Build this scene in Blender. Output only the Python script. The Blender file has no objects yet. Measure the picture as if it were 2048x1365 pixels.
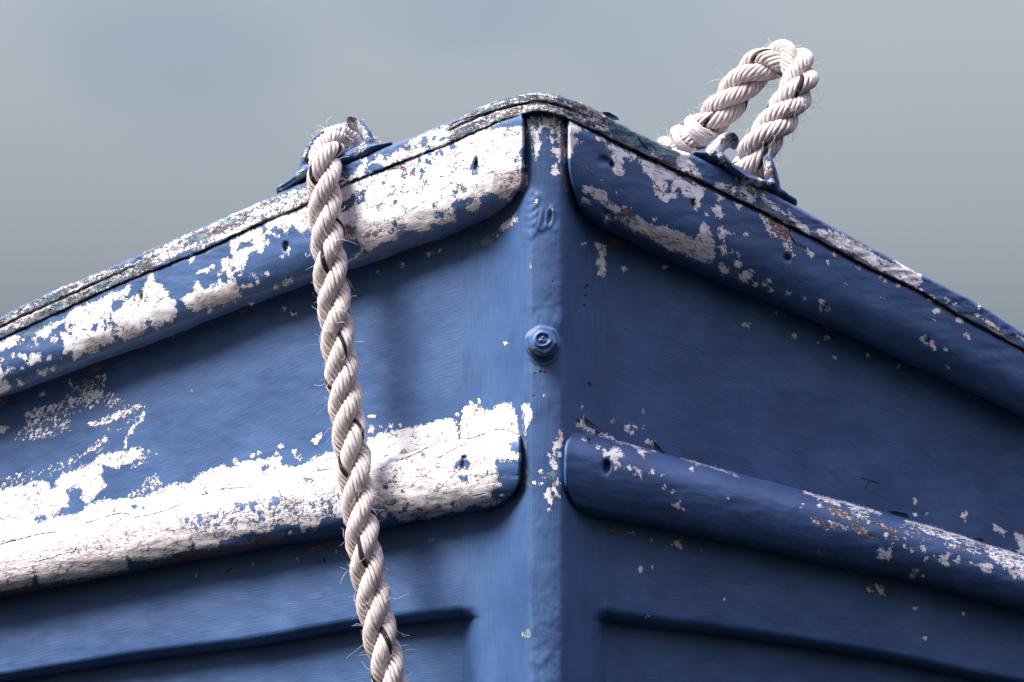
import bpy, bmesh, math, random
import numpy as np
from mathutils import Vector
random.seed(7); rng = np.random.default_rng(11)
scene = bpy.context.scene
col = scene.collection

# ------------------------------------------------------------------ camera
PITCH = math.radians(10.0); DIST = 2.0; S = 0.6 / 2048.0     # one photo pixel at the stem, metres
fwd = np.array([0, math.cos(PITCH), math.sin(PITCH)])
rgt = np.array([1.0, 0, 0]); upv = np.array([0, -math.sin(PITCH), math.cos(PITCH)])
CAM = -DIST * fwd
cam_d = bpy.data.cameras.new('camera'); cam = bpy.data.objects.new('camera', cam_d); col.objects.link(cam)
cam_d.sensor_width = 36; cam_d.lens = 120; cam_d.clip_start = 0.05; cam_d.clip_end = 500
cam.location = CAM; cam.rotation_euler = (math.radians(90) + PITCH, 0, 0)
scene.camera = cam

# ------------------------------------------------------------------ light
SUN_AZ = math.radians(-57)      # to the left of the view direction, in front of the boat
SUN_EL = math.radians(50)
sun_dir = Vector((math.sin(SUN_AZ) * math.cos(SUN_EL), -math.cos(SUN_AZ) * math.cos(SUN_EL), math.sin(SUN_EL)))
sd = bpy.data.lights.new('sun', 'SUN'); sd.energy = 4.0; sd.angle = math.radians(28); sd.color = (1.0, 0.965, 0.93)
sun = bpy.data.objects.new('sun', sd); col.objects.link(sun)
sun.rotation_euler = sun_dir.to_track_quat('Z', 'Y').to_euler()

world = bpy.data.worlds.new('World'); scene.world = world; world.use_nodes = True
wn, wl = world.node_tree.nodes, world.node_tree.links
bg = wn['Background']; bg.inputs['Strength'].default_value = 0.1
sky = wn.new('ShaderNodeTexSky'); sky.sky_type = 'NISHITA'; sky.sun_disc = False
sky.sun_elevation = SUN_EL; sky.sun_rotation = math.atan2(sun_dir.x, sun_dir.y)
tc = wn.new('ShaderNodeTexCoord'); sep = wn.new('ShaderNodeSeparateXYZ'); wl.new(tc.outputs['Generated'], sep.inputs[0])
ramp = wn.new('ShaderNodeValToRGB'); wl.new(sep.outputs['Z'], ramp.inputs[0])
cr = ramp.color_ramp; cr.interpolation = 'B_SPLINE'
def sc3(c, k): return (c[0] * k, c[1] * k, c[2] * k, 1)
stops = [(0.0, sc3((.9, 1, 1.12), .010)), (0.10, sc3((.93, .99, 1.05), .033)), (0.16, sc3((.93, .99, 1.05), .070)), (0.205, sc3((.92, .985, 1.045), .140)),
         (0.27, sc3((.91, 1.0, 1.05), .188)), (0.32, sc3((.91, 1.0, 1.06), .215)), (0.5, sc3((.92, .875, 1.31), .33)), (1.0, sc3((.94, .875, 1.33), 1.20))]
while len(cr.elements) < len(stops): cr.elements.new(0.5)
for e, (p, c) in zip(cr.elements, stops): e.position = p; e.color = c
def soft_gap(px, py, rx, amt):
    # a thin place in the cloud, given by its direction
    d = fwd + (px - 1024) / 2048 * .3 * rgt - (py - 682.5) / 2048 * .3 * upv; d = d / np.linalg.norm(d)
    sub = wn.new('ShaderNodeVectorMath'); sub.operation = 'SUBTRACT'; wl.new(tc.outputs['Generated'], sub.inputs[0]); sub.inputs[1].default_value = tuple(d)
    scl = wn.new('ShaderNodeVectorMath'); scl.operation = 'MULTIPLY'; wl.new(sub.outputs[0], scl.inputs[0]); scl.inputs[1].default_value = (1, 1, 1.7)
    nv = wn.new('ShaderNodeTexNoise'); nv.inputs['Scale'].default_value = 14; nv.inputs['Detail'].default_value = 2; wl.new(tc.outputs['Generated'], nv.inputs['Vector'])
    ln = wn.new('ShaderNodeVectorMath'); ln.operation = 'LENGTH'; wl.new(scl.outputs[0], ln.inputs[0])
    ad = wn.new('ShaderNodeMath'); ad.operation = 'MULTIPLY_ADD'; wl.new(nv.outputs[0], ad.inputs[0]); ad.inputs[1].default_value = rx * 1.5; wl.new(ln.outputs['Value'], ad.inputs[2])
    m = wn.new('ShaderNodeMapRange'); m.interpolation_type = 'SMOOTHERSTEP'; wl.new(ad.outputs[0], m.inputs[0]); m.inputs['From Min'].default_value = rx * .7; m.inputs['From Max'].default_value = rx * 2.1
    m.inputs['To Min'].default_value = 1 - amt; m.inputs['To Max'].default_value = 1; return m.outputs[0]
ga = soft_gap(380, 90, .05, .30); gb = soft_gap(900, 0, .036, .22); gc = soft_gap(1250, -30, .06, .2)
gm = wn.new('ShaderNodeMath'); gm.operation = 'MULTIPLY'; wl.new(ga, gm.inputs[0]); wl.new(gb, gm.inputs[1])
cr2 = wn.new('ShaderNodeMath'); cr2.operation = 'MULTIPLY'; wl.new(gm.outputs[0], cr2.inputs[0]); wl.new(gc, cr2.inputs[1])
gap = wn.new('ShaderNodeMixRGB'); gap.blend_type = 'MULTIPLY'; gap.inputs['Fac'].default_value = 1
gcol = wn.new('ShaderNodeMixRGB'); gcol.inputs[1].default_value = (.40, .55, .82, 1); gcol.inputs[2].default_value = (1, 1, 1, 1)
wl.new(cr2.outputs[0], gcol.inputs[0])
wl.new(ramp.outputs[0], gap.inputs[1]); wl.new(gcol.outputs[0], gap.inputs[2])
mul = wn.new('ShaderNodeVectorMath'); mul.operation = 'SCALE'; mul.inputs['Scale'].default_value = 10.0
wl.new(gap.outputs[0], mul.inputs[0])
mx = wn.new('ShaderNodeMixRGB'); mx.inputs['Fac'].default_value = .93
wl.new(sky.outputs[0], mx.inputs[1]); wl.new(mul.outputs[0], mx.inputs[2]); wl.new(mx.outputs[0], bg.inputs['Color'])

scene.view_settings.view_transform = 'Standard'; scene.view_settings.look = 'None'
scene.view_settings.exposure = 1.4; scene.view_settings.gamma = 1; scene.view_settings.use_curve_mapping = False

# ------------------------------------------------------------------ helpers
def unproject(px, py, y):
    """photo direction + world distance y -> world point (n,3)"""
    px, py, y = np.broadcast_arrays(np.asarray(px, float), np.asarray(py, float), np.asarray(y, float))
    a = (px - 1024) / 2048 * 0.3; b = -(py - 682.5) / 2048 * 0.3
    d = fwd + a[..., None] * rgt + b[..., None] * upv
    t = (y - CAM[1]) / d[..., 1]
    return CAM + d * t[..., None]
def project(P):
    q = P - CAM; z = q @ fwd
    return 1024 + (q @ rgt) / z / 0.3 * 2048, 682.5 - (q @ upv) / z / 0.3 * 2048
def curve(pts):
    xs = np.array([p[0] for p in pts], float); ys = np.array([p[1] for p in pts], float)
    def f(x):
        x = np.asarray(x, float)
        # smoothed interpolation
        r = 0
        for dx, w in ((-14, .2), (-7, .2), (0, .2), (7, .2), (14, .2)): r = r + w * np.interp(x + dx, xs, ys)
        lo = x < xs[0]; hi = x > xs[-1]
        r = np.where(lo, ys[0] + (x - xs[0]) * (ys[1] - ys[0]) / (xs[1] - xs[0]), r)
        return np.where(hi, ys[-1] + (x - xs[-1]) * (ys[-1] - ys[-2]) / (xs[-1] - xs[-2]), r)
    return f
def sstep(x, a, b):
    t = np.clip((x - a) / (b - a), 0, 1); return t * t * (3 - 2 * t)
def _h(ix, iy, s):
    v = (ix * 374761393 + iy * 668265263 + s * 1442695041) & 0xffffffff
    v = ((v ^ (v >> 13)) * 1274126177) & 0xffffffff
    return ((v ^ (v >> 16)) & 0xffff) / 65535.0 * 2 - 1
def vnoise(x, y, s=0):
    x, y = np.broadcast_arrays(np.asarray(x, float), np.asarray(y, float))
    ix = np.floor(x).astype(np.int64); iy = np.floor(y).astype(np.int64); fx = x - ix; fy = y - iy
    fx = fx * fx * (3 - 2 * fx); fy = fy * fy * (3 - 2 * fy)
    a = _h(ix, iy, s); b = _h(ix + 1, iy, s); c = _h(ix, iy + 1, s); d = _h(ix + 1, iy + 1, s)
    return (a * (1 - fx) + b * fx) * (1 - fy) + (c * (1 - fx) + d * fx) * fy
def fbm(x, y, s=0, o=3):
    return sum(vnoise(x * 2 ** k, y * 2 ** k, s + k) / 2 ** k for k in range(o)) / 1.7

# ------------------------------------------------------------------ wear map: where each coat is gone, traced on the boat
CROP = dict(A=(0, 540, 4.55), B=(300, 380, 4.55), C=(660, 220, 4.0143), D=(1100, 180, 3.4125), E=(0, 720, 3.4125), F=(380, 820, 4.0147),
            G=(720, 780, 4.2667), H=(1080, 800, 4.55), I=(1480, 380, 3.6056), J=(1560, 940, 4.1967), K=(1000, 560, 5.69), L=(600, 500, 3.792),
            M=(900, 380, 5.12), N=(850, 160, 3.412), O=(0, 900, 2.9257), Q=(560, 220, 4.875), R=(1360, 240, 6.825), Z=(0, 0, 1))
def T(k, pts):
    ox, oy, s = CROP[k]; return [(ox + x / s, oy + y / s) for x, y in pts]
WEAR = {k: [] for k in ('white', 'blue', 'teal', 'wood', 'weather', 'crack')}
def poly(layer, k, pts, cap=30, raw=False): WEAR[layer].append(('p', np.array(pts if raw else T(k, pts)), cap))
def dots(layer, k, lst, cap=30):
    ox, oy, s = CROP[k]
    for x, y, r in lst: WEAR[layer].append(('d', (ox + x / s, oy + y / s, r / s + 1.6), cap))
def stroke(layer, k, pts, w, cap=30): WEAR[layer].append(('s', np.array(T(k, pts)), w + (.55 if layer == 'crack' else 0), cap))

# white showing: left upper strake
poly('white', 'A', [(600,430),(640,380),(720,330),(830,300),(900,270),(1010,220),(1100,190),(1170,140),(1175,200),(1130,250),(1080,270),(1030,270),(1010,300),(1020,350),(1000,400),(1000,480),(1020,560),(1045,650),(960,680),(900,690),(890,750),(840,760),(780,760),(720,790),(670,830),(650,740),(610,780),(570,750),(590,700),(580,640),(550,580),(600,560),(610,520),(590,500)])
poly('white', '', T('A', [(1000,380),(1090,360),(1170,260),(1240,220),(1330,120)]) + T('B', [(0,770),(30,740),(30,850),(100,850),(140,910),(190,985),(230,1000),(245,1150),(200,1210),(130,1200),(70,1285),(0,1230)]) + T('A', [(1300,570),(1220,610),(1130,645),(1060,590),(1050,500),(1010,440)]), raw=True)
poly('white', 'A', [(270,760),(360,760),(380,830),(310,860),(250,860)])
poly('white', 'A', [(-300,800),(10,860),(60,1000),(100,1070),(60,1110),(-300,1200)], 4)
poly('white', 'A', [(60,850),(95,910),(60,950),(45,900)]); poly('white', 'A', [(350,920),(430,890),(400,975),(350,950)])
poly('white', 'A', [(145,995),(220,1045),(165,1045)])
dots('white', 'A', [(485,890,16),(450,805,18),(20,820,8),(190,780,12),(225,800,14),(120,785,12),(120,895,8),(215,905,6),(530,775,6),(555,800,7),(215,640,10),(310,635,9),(500,625,10),(265,680,5),(335,680,5),(480,640,7),(380,1130,25),(640,1030,12)])
poly('white', 'A', [(-300,760),(0,645),(110,590),(185,605),(180,660),(0,730),(-300,840)])
poly('white', 'A', [(230,600),(400,520),(500,480),(610,430),(560,490),(470,540),(450,620),(380,620),(310,590)])
dots('blue', 'A', [(860,495,18),(850,535,16),(955,530,12),(955,470,8),(1030,520,20),(1035,560,15),(650,510,15),(630,580,12),(765,545,6),(1000,480,10),(520,560,30),(1350,480,18)])
poly('blue', 'A', [(1015,260),(1060,280),(1140,250),(1180,190),(1190,60),(1365,40),(1300,130),(1190,250),(1100,330),(1080,375),(1010,375)])
dots('weather', 'A', [(1300,475,25),(1200,570,60),(850,720,60),(960,650,40)])
poly('teal', 'A', [(190,600),(330,520),(400,490),(390,540),(300,590),(200,620)])
poly('white', 'B', [(400,850),(420,815),(460,850),(470,885),(540,900),(570,860),(590,880),(640,820),(690,850),(760,800),(810,870),(825,940),(840,965),(770,1000),(780,1020),(730,1010),(680,1050),(590,1040),(550,1080),(490,1075),(470,1105),(420,1110),(340,1080),(310,1010),(275,1000),(350,940),(390,920)])
poly('weather', 'B', [(420,960),(800,860),(830,960),(680,1040),(480,1090),(400,1060)], 5)
poly('white', 'B', [(850,400),(940,360),(1010,340),(1040,430),(1090,470),(1050,510),(1020,580),(960,550),(900,600),(880,670),(830,740),(770,740),(760,640),(740,560),(730,480),(790,430)])
poly('blue', 'B', [(800,490),(930,460),(940,510),(790,560)])
poly('white', 'B', [(640,640),(700,610),(750,620),(760,680),(740,740),(760,760),(710,810),(700,770),(680,740),(650,740),(650,690)])
poly('white', 'B', [(430,745),(480,720),(540,700),(550,740),(430,760)])
poly('white', 'B', [(1010,320),(1200,200),(1420,150),(1490,200),(1500,360),(1450,360),(1370,390),(1330,340),(1290,300),(1240,400),(1190,350),(1150,330),(1090,360)])
dots('white', 'B', [(850,875,22),(915,870,20),(980,840,18),(1060,760,13),(930,760,13),(1240,845,26),(1285,828,16),(1150,885,14),(375,640,22),(380,600,16),(1430,590,12),(1145,415,10),(1205,600,6),(1270,590,6),(1250,530,12),(570,695,9),(635,770,6),(820,770,6),(540,1103,10),(925,1040,8),(1230,1088,6),(1290,1135,8),(1325,1125,5),(1075,390,14)])
dots('wood', 'B', [(850,1100,24),(215,1330,16),(330,1290,12),(1500,870,20)])
dots('wood', 'A', [(870,880,40),(60,1190,12),(15,1220,14)])
# left upper strake, main white field
poly('white', 'C', [(-60,560),(0,600),(150,590),(330,540),(500,470),(680,400),(880,330),(960,260),(1200,170),(1300,150),(1560,130),(1570,200),(1560,300),(1500,340),(1530,380),(1570,460),(1500,480),(1580,510),(1590,600),(1540,650),(1480,640),(1430,720),(1370,720),(1350,680),(1300,655),(1230,690),(1200,700),(1210,770),(1180,830),(1120,810),(1080,780),(1150,740),(1180,700),(1110,700),(1020,730),(970,750),(1000,830),(1010,900),(880,920),(800,910),(810,960),(700,980),(640,960),(560,980),(540,1060),(450,1050),(400,1080),(370,1100),(330,1140),(250,1120),(230,1050),(120,1040),(-40,1040),(-60,700)])
poly('blue', 'C', [(1170,400),(1195,430),(1180,530),(1130,530),(1130,440)])
poly('blue', 'C', [(765,385),(825,400),(810,445),(765,430)]); poly('blue', 'C', [(728,450),(755,500),(740,565),(718,560),(728,500)])
dots('blue', 'C', [(590,525,17),(790,330,26),(890,340,16),(980,295,16),(710,400,14),(830,770,13),(520,740,8),(1080,640,9),(685,485,6),(900,540,8),(765,575,8),(430,585,6),(1500,412,8),(525,915,18),(1000,665,6)])
poly('blue', 'C', [(80,760),(200,670),(285,640),(275,730),(180,770),(80,840)], 1.5)
poly('blue', 'C', [(820,830),(960,790),(980,850),(860,870)], 0.5); poly('blue', 'C', [(450,980),(560,900),(620,950),(520,1000)], 0.5)
poly('blue', 'C', [(60,1040),(230,1050),(240,1120),(180,1180),(60,1200)])
poly('white', 'C', [(60,1250),(200,1170),(250,1130),(250,1165),(130,1235)]); dots('white', 'C', [(175,1110,8),(1440,710,14)])
poly('wood', 'C', [(1350,550),(1570,510),(1575,620),(1450,650),(1380,700),(1340,640)], -4)
poly('weather', 'C', [(1300,500),(1580,480),(1580,660),(1450,700),(1300,690)], 18)
poly('weather', 'C', [(100,900),(400,900),(900,780),(1240,640),(1210,800),(1010,910),(300,1130),(100,1020)], 2)
poly('wood', 'C', [(280,1000),(415,955),(385,1005),(285,1035)]); poly('wood', 'C', [(130,930),(190,940),(190,1000),(130,1000)])
poly('wood', 'C', [(480,460),(690,365),(690,390),(500,485)], 3); stroke('wood', 'C', [(560,450),(670,520)], 2.5)
poly('wood', 'C', [(1250,830),(1370,790),(1340,850),(1280,870)]); dots('wood', 'C', [(1190,930,28),(415,1185,24),(715,1075,18)])
poly('weather', 'C', [(1130,670),(1230,640),(1240,680),(1140,690)])
poly('white', 'C', [(1345,985),(1400,900),(1450,870),(1500,830),(1505,890),(1440,945)])
poly('teal', 'C', [(1210,1050),(1300,980),(1310,1080),(1230,1090)]); dots('teal', 'C', [(1160,1080,20)])
dots('white', 'C', [(785,1165,8),(825,1148,6),(880,1140,9),(585,1245,11),(390,1305,8),(1335,1010,6)])
for s_ in ([(500,480),(640,450),(760,460)], [(640,630),(740,650),(750,560)], [(540,660),(640,655)], [(860,540),(960,530)], [(480,820),(560,780)], [(650,800),(760,740)],
           [(1230,520),(1400,470),(1500,420)], [(1290,390),(1420,350),(1500,310)], [(990,420),(1120,400)], [(1230,380),(1240,430),(1220,470)], [(860,650),(1000,600)], [(1130,690),(1230,640)]):
    stroke('crack', 'C', s_, .35, 1.0)
# cap, left side
poly('white', 'C', [(-20,560),(100,560),(160,570),(230,470),(250,400),(300,380),(400,350),(440,400),(520,340),(620,290),(700,220),(830,160),(970,110),(1150,80),(1170,150),(1000,260),(950,270),(880,330),(680,390),(400,480),(300,530)], 6)
dots('blue', 'C', [(340,380,26),(355,465,45),(300,500,25),(760,250,24),(620,300,10),(900,240,20),(840,230,12)])
poly('teal', 'C', [(970,190),(1060,110),(1150,90),(1160,160),(1000,250),(950,260)], 3)
REG_L = T('A', [(-500,720),(-40,500),(150,360),(400,250),(700,120),(900,30),(1200,-60),(1365,-120),(1365,20),(1100,100),(700,290),(300,460),(-40,620),(-500,830)])
poly('wood', '', REG_L, -4, raw=True); poly('white', '', REG_L, 2.5, raw=True); poly('teal', '', REG_L, 0.0, raw=True); poly('weather', '', REG_L, 9, raw=True)
REG_B = T('B', [(-60,560),(0,560),(300,430),(600,290),(900,160),(1140,60),(1480,-30),(1480,150),(1200,200),(900,350),(600,470),(300,580),(0,700),(-60,720)])
poly('white', '', REG_B, 3.0, raw=True); poly('teal', '', REG_B, -2.0, raw=True); poly('wood', '', REG_B, -3.2, raw=True)
poly('teal', 'B', [(130,560),(420,390),(740,250),(800,330),(520,440),(200,570)], 2.0)
poly('white', 'B', [(860,200),(960,140),(1140,60),(1430,0),(1430,100),(1180,180),(900,260)], 5)
# cap at the bow
REG_N = T('N', [(160,330),(250,250),(450,160),(700,70),(960,90),(1200,190),(1260,290),(1240,350),(1100,320),(940,250),(700,200),(600,250),(350,350),(160,430)])
poly('white', '', REG_N, 3.0, raw=True); poly('teal', '', REG_N, -.5, raw=True); poly('wood', '', REG_N, -4.0, raw=True); poly('weather', '', REG_N, 9, raw=True)
poly('white', 'N', [(960,140),(1100,170),(1220,230),(1260,280),(1250,350),(1150,330),(1000,250)], 6)
dots('blue', 'N', [(560,150,22),(420,220,20),(930,130,18),(1110,290,12),(1150,300,10),(960,190,10)])
stroke('crack', 'N', [(160,310),(260,270),(450,220),(660,165),(800,158),(900,175),(1000,215)], .9); stroke('crack', 'N', [(450,165),(560,130),(680,110),(760,108)], .5)
stroke('crack', 'N', [(660,165),(662,210)], .6); stroke('crack', 'N', [(410,230),(420,270)], .6)
for s_ in ([(500,150),(520,215)], [(760,110),(770,160)], [(1030,170),(1060,230)], [(1140,230),(1130,300)], [(1180,260),(1250,300)], [(880,120),(900,180)]): stroke('crack', 'N', s_, .4)
# right side of the cap
poly('teal', 'D', [(400,230),(470,200),(530,230),(600,270),(700,310),(800,360),(880,440),(860,520),(760,480),(680,430),(560,380),(440,320),(390,270)], 8)
poly('white', 'D', [(580,330),(600,270),(615,310),(640,335),(740,370),(750,410),(700,400),(650,390)]); poly('white', 'D', [(700,420),(740,410),(765,480),(690,460)])
poly('white', 'D', [(790,440),(840,395),(950,430),(1000,530),(1025,580),(1010,615),(930,570),(870,530),(850,470),(800,480)])
dots('blue', 'D', [(970,560,12),(905,585,9)]); stroke('crack', 'D', [(600,330),(640,380),(665,405)], 1.2); stroke('crack', 'D', [(780,370),(830,400)], .6)
stroke('wood', 'D', [(300,285),(500,365),(560,400),(700,465),(760,490),(1000,620),(1200,700),(1365,780)], 1.6, 2)
stroke('white', 'D', [(340,290),(520,375)], 2.2, 2); stroke('white', 'D', [(740,480),(1000,615)], 5, 3); stroke('white', 'D', [(1140,660),(1260,690),(1365,750)], 8, 1.5)
poly('white', 'D', [(1290,620),(1340,600),(1400,680),(1330,690)], 3)
poly('white', 'D', [(95,270),(150,220),(205,250),(210,280),(160,300),(190,350),(165,390),(150,450),(110,490),(100,460),(110,380),(110,310)])
poly('white', 'D', [(305,300),(380,330),(375,350),(310,345)]); poly('white', 'D', [(230,255),(270,280),(240,285)])
poly('white', 'D', [(380,380),(440,370),(500,410),(580,440),(605,460),(560,490),(540,490),(550,460),(500,450),(490,520),(510,560),(460,600),(430,560),(430,480),(410,460)])
poly('teal', 'D', [(375,400),(425,420),(420,460),(370,430)])
poly('white', 'D', [(610,470),(700,490),(800,540),(900,600),(960,640),(1060,670),(1060,700),(1030,740),(1020,800),(1000,820),(990,740),(920,740),(890,670),(860,680),(860,740),(830,740),(800,780),(750,740),(710,690),(700,620),(650,570),(630,540)])
poly('blue', 'D', [(805,605),(828,620),(822,690),(780,725),(770,700),(800,680)]); stroke('crack', 'D', [(700,620),(760,700),(800,690)], .5)
poly('white', 'D', [(215,700),(230,645),(300,660),(400,700),(390,750),(370,790),(300,740),(290,700),(240,710)]); poly('white', 'D', [(370,800),(400,760),(460,790),(550,800),(500,820),(460,850),(420,830)])
poly('white', 'D', [(390,840),(450,850),(400,880),(390,910),(370,900)]); poly('white', 'D', [(200,785),(230,730),(290,780),(240,765)])
poly('white', 'D', [(440,870),(480,860),(540,870),(590,850),(640,890),(720,930),(780,920),(900,970),(980,1020),(1010,990),(1030,910),(1060,910),(1110,980),(1125,1060),(1130,1140),(1080,1190),(1000,1160),(900,1110),(800,1090),(720,1040),(640,990),(560,960),(500,910)])
poly('weather', 'D', [(440,850),(640,880),(1000,1000),(1140,960),(1140,1200),(900,1120),(500,920)], 3)
poly('wood', 'D', [(470,840),(500,805),(590,830),(560,860)]); poly('blue', 'D', [(470,850),(490,870),(440,860)]); dots('blue', 'D', [(530,900,12)])
poly('white', 'D', [(1150,930),(1200,950),(1260,985),(1200,990),(1190,1030),(1160,1000),(1140,995)])
poly('white', 'D', [(1105,810),(1130,790),(1180,800),(1160,830),(1190,850),(1160,875),(1130,860)]); poly('white', 'D', [(1140,720),(1190,740),(1140,770)])
poly('white', 'D', [(1050,820),(1095,860),(1060,860)]); poly('white', 'D', [(1260,770),(1325,790),(1280,830)]); poly('white', 'D', [(1150,1050),(1200,1060),(1210,1110),(1180,1130)])
dots('white', 'D', [(1290,1120,9),(1285,1190,20),(1190,1235,24),(1165,1195,9),(1200,1200,10),(710,880,10),(1320,1290,30),(220,358,3),(360,630,4),(455,715,3),(1245,1100,4),(1335,980,6)])
dots('wood', 'D', [(970,780,12),(245,540,8),(735,1130,14)]); stroke('crack', 'D', [(110,495),(170,510),(230,545),(305,590)], .9)
poly('white', 'D', [(308,1050),(380,1060),(380,1130),(350,1140),(388,1190),(370,1270),(320,1260),(340,1200),(315,1180),(330,1120)])
dots('white', 'D', [(505,1225,14),(780,1210,10),(228,1050,9)]); poly('wood', 'D', [(400,1010),(450,1000),(540,1050),(500,1070),(410,1060)])
# stem head
poly('white', 'N', [(700,262),(900,250),(930,300),(925,560),(870,520),(870,430),(850,340),(800,320),(770,370),(790,430),(760,560),(735,480),(720,400),(700,350)], 5)
poly('teal', 'N', [(700,262),(780,255),(775,330),(735,360),(750,540),(725,440),(700,380)], 2)
dots('white', 'N', [(885,625,20),(885,590,12),(755,828,5),(865,890,7),(820,395,5),(720,1275,4)]); dots('blue', 'N', [(885,380,14),(890,440,14)])
stroke('wood', 'N', [(932,300),(936,520)], 1.8); stroke('wood', 'N', [(922,600),(950,680),(965,760)], 2.0)
# right strake outer part, cap outer part
poly('white', 'I', [(150,20),(260,90),(310,150),(370,160),(400,210),(440,220),(520,300),(500,330),(400,270),(340,200),(240,150),(170,80)])
poly('white', 'I', [(540,310),(560,280),(700,310),(790,340),(860,390),(960,450),(1090,530),(1130,510),(1250,580),(1300,600),(1310,725),(1200,680),(1050,590),(960,560),(860,490),(720,420),(600,360)])
poly('teal', 'I', [(800,340),(855,365),(855,395),(795,370)]); poly('teal', 'I', [(70,90),(170,90),(280,160),(390,230),(380,260),(200,170),(100,120)])
poly('wood', 'I', [(120,150),(200,180),(380,260),(350,340),(340,370),(290,340),(230,290),(210,200)], 3); poly('white', 'I', [(120,140),(380,250),(350,380),(200,300)], 3)
poly('white', 'I', [(310,380),(370,370),(370,440),(330,430)]); poly('white', 'I', [(220,300),(280,330),(240,350)])
stroke('crack', 'I', [(360,270),(365,340),(400,390),(470,420)], 1.1)
dots('white', 'I', [(510,460,15),(490,440,8),(680,470,10),(635,520,8),(860,560,8),(385,465,8),(1040,650,12),(1015,625,8),(1140,690,9),(1380,790,16),(1420,870,20),(1495,795,7),(1550,825,5),(1580,935,18),(1720,840,7),(1640,1045,12),(1650,1070,10),(1330,1070,18),(1345,1100,8),(1385,1105,14),(1400,1140,8),(1480,1155,5),(50,620,34),(80,590,14),(115,680,9),(175,680,11),(215,660,7),(230,725,12),(350,745,11),(470,780,12),(590,815,24),(580,850,10),(635,850,12),(45,975,12),(265,885,9),(330,908,5),(388,1056,8),(630,1065,12),(565,1100,5),(920,1187,5),(682,1213,6),(1143,1275,9),(1500,1280,7),(1020,780,3),(760,683,5),(1400,943,3),(1715,905,6)])
poly('white', 'I', [(1755,930),(1800,950),(1870,990),(1865,1012),(1790,985)]); poly('white', 'I', [(1985,1030),(2040,1050),(2060,1080),(2000,1075)])
dots('wood', 'I', [(630,1000,24)]); stroke('wood', 'I', [(0,70),(380,265),(560,360),(720,430),(980,570),(1200,690),(1400,790),(1500,860),(1700,930),(2048,1150),(2300,1310)], 1.8, 1.5)
# planks and lower strake, right
stroke('white', 'J', [(210,185),(350,232),(560,282),(700,325),(840,365)], 2.4, 3); poly('white', 'J', [(270,225),(400,240),(520,285),(500,310),(400,280)])
poly('white', 'J', [(560,300),(750,350),(740,410),(640,400)], -.5)
PINK = [[(370,320),(440,315),(560,360),(650,430),(560,410),(440,370)], [(270,405),(375,440),(340,468),(280,445)], [(410,430),(480,450),(470,478),(420,460)], [(510,465),(575,485),(540,505)],
        [(610,460),(730,500),(720,545),(640,540)], [(720,555),(820,575),(800,585)], [(780,440),(850,450),(990,510),(970,522),(850,480)], [(940,545),(990,560),(985,590),(945,580)], [(370,485),(420,485),(400,505)]]
for p_ in PINK: poly('white', 'J', p_, 1.2); poly('wood', 'J', p_, .2)
dots('white', 'J', [(190,300,7),(335,300,9),(890,545,12),(1050,580,4),(1045,645,8),(1105,670,12),(1200,655,12),(1222,745,10),(1135,855,15),(1110,888,15),(1120,920,4),(1200,885,3),(740,435,5)])
stroke('white', 'J', [(1060,432),(1250,478),(1500,552),(1700,632),(1900,684),(2048,725),(2400,830)], 2.0, 3)
poly('white', 'J', [(1060,430),(1250,480),(1500,560),(1700,640),(1900,680),(2300,800),(2300,900),(1800,690),(1500,610),(1250,540)], .5)
poly('white', 'J', [(1000,450),(1200,490),(1500,580),(1720,650),(1650,720),(1400,640),(1100,560)], -2.0)
poly('white', 'J', [(1720,680),(1850,700),(1950,760),(2060,800),(2300,950),(2060,930),(1960,920),(1900,830),(1800,760)], 1.8)
poly('white', 'J', [(810,745),(830,660),(860,645),(895,700),(945,620),(960,640),(930,700),(930,772),(890,735),(840,768)]); poly('white', 'J', [(1350,710),(1440,700),(1415,760),(1410,822),(1355,780)])
dots('white', 'J', [(1500,740,14),(1500,770,8),(1605,770,7),(1655,790,9),(1290,725,5),(1330,755,5),(1465,770,4)]); poly('white', 'J', [(1690,780),(1800,790),(1790,840),(1730,868),(1690,840)])
dots('wood', 'J', [(1525,660,18),(330,698,12),(580,855,18),(1680,590,14)])
poly('white', 'J', [(1775,450),(1820,460),(1895,520),(1880,548),(1800,510)]); poly('white', 'J', [(1965,515),(2048,560),(2300,640),(2300,760),(1980,690),(2015,650),(1970,570)])
dots('white', 'J', [(1550,375,16),(1530,385,8),(1550,420,6),(1135,265,11),(1120,245,6),(1138,375,6),(1225,370,3),(1135,1170,8),(1540,1203,4),(755,1000,14),(770,1010,8)])
poly('white', 'J', [(790,955),(850,960),(870,1045),(845,1050),(810,1010)]); stroke('crack', 'J', [(680,68),(750,90),(830,115)], .5); stroke('crack', 'J', [(762,92),(725,130),(710,170)], .5)
poly('white', 'H', [(398,140),(430,200),(520,270),(500,310),(440,290),(380,250),(330,240)]); poly('white', 'H', [(510,310),(570,290),(675,350),(670,370),(580,340)])
stroke('white', 'H', [(690,380),(790,402)], 1.6); poly('white', 'H', [(795,400),(900,430),(990,480),(940,480),(940,520),(900,490),(870,440)]); poly('white', 'H', [(948,375),(990,350),(1030,370),(1035,425),(960,410)])
poly('white', 'H', [(1010,445),(1065,465),(1020,475)]); stroke('crack', 'H', [(340,180),(360,210)], 1); stroke('crack', 'H', [(440,200),(520,260),(560,285)], 1.3); stroke('crack', 'H', [(1040,400),(1080,440),(1125,485)], 1.5)
poly('white', 'H', [(580,440),(620,480),(680,430),(730,440),(770,520),(720,520),(700,550),(765,605),(710,610),(690,660),(670,630),(680,580),(640,540),(640,510),(580,515)])
poly('white', 'H', [(850,695),(870,640),(935,625),(920,717),(885,680)]); poly('white', 'H', [(1200,950),(1280,915),(1280,970),(1340,1000),(1310,1022),(1270,990),(1200,992)])
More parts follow.
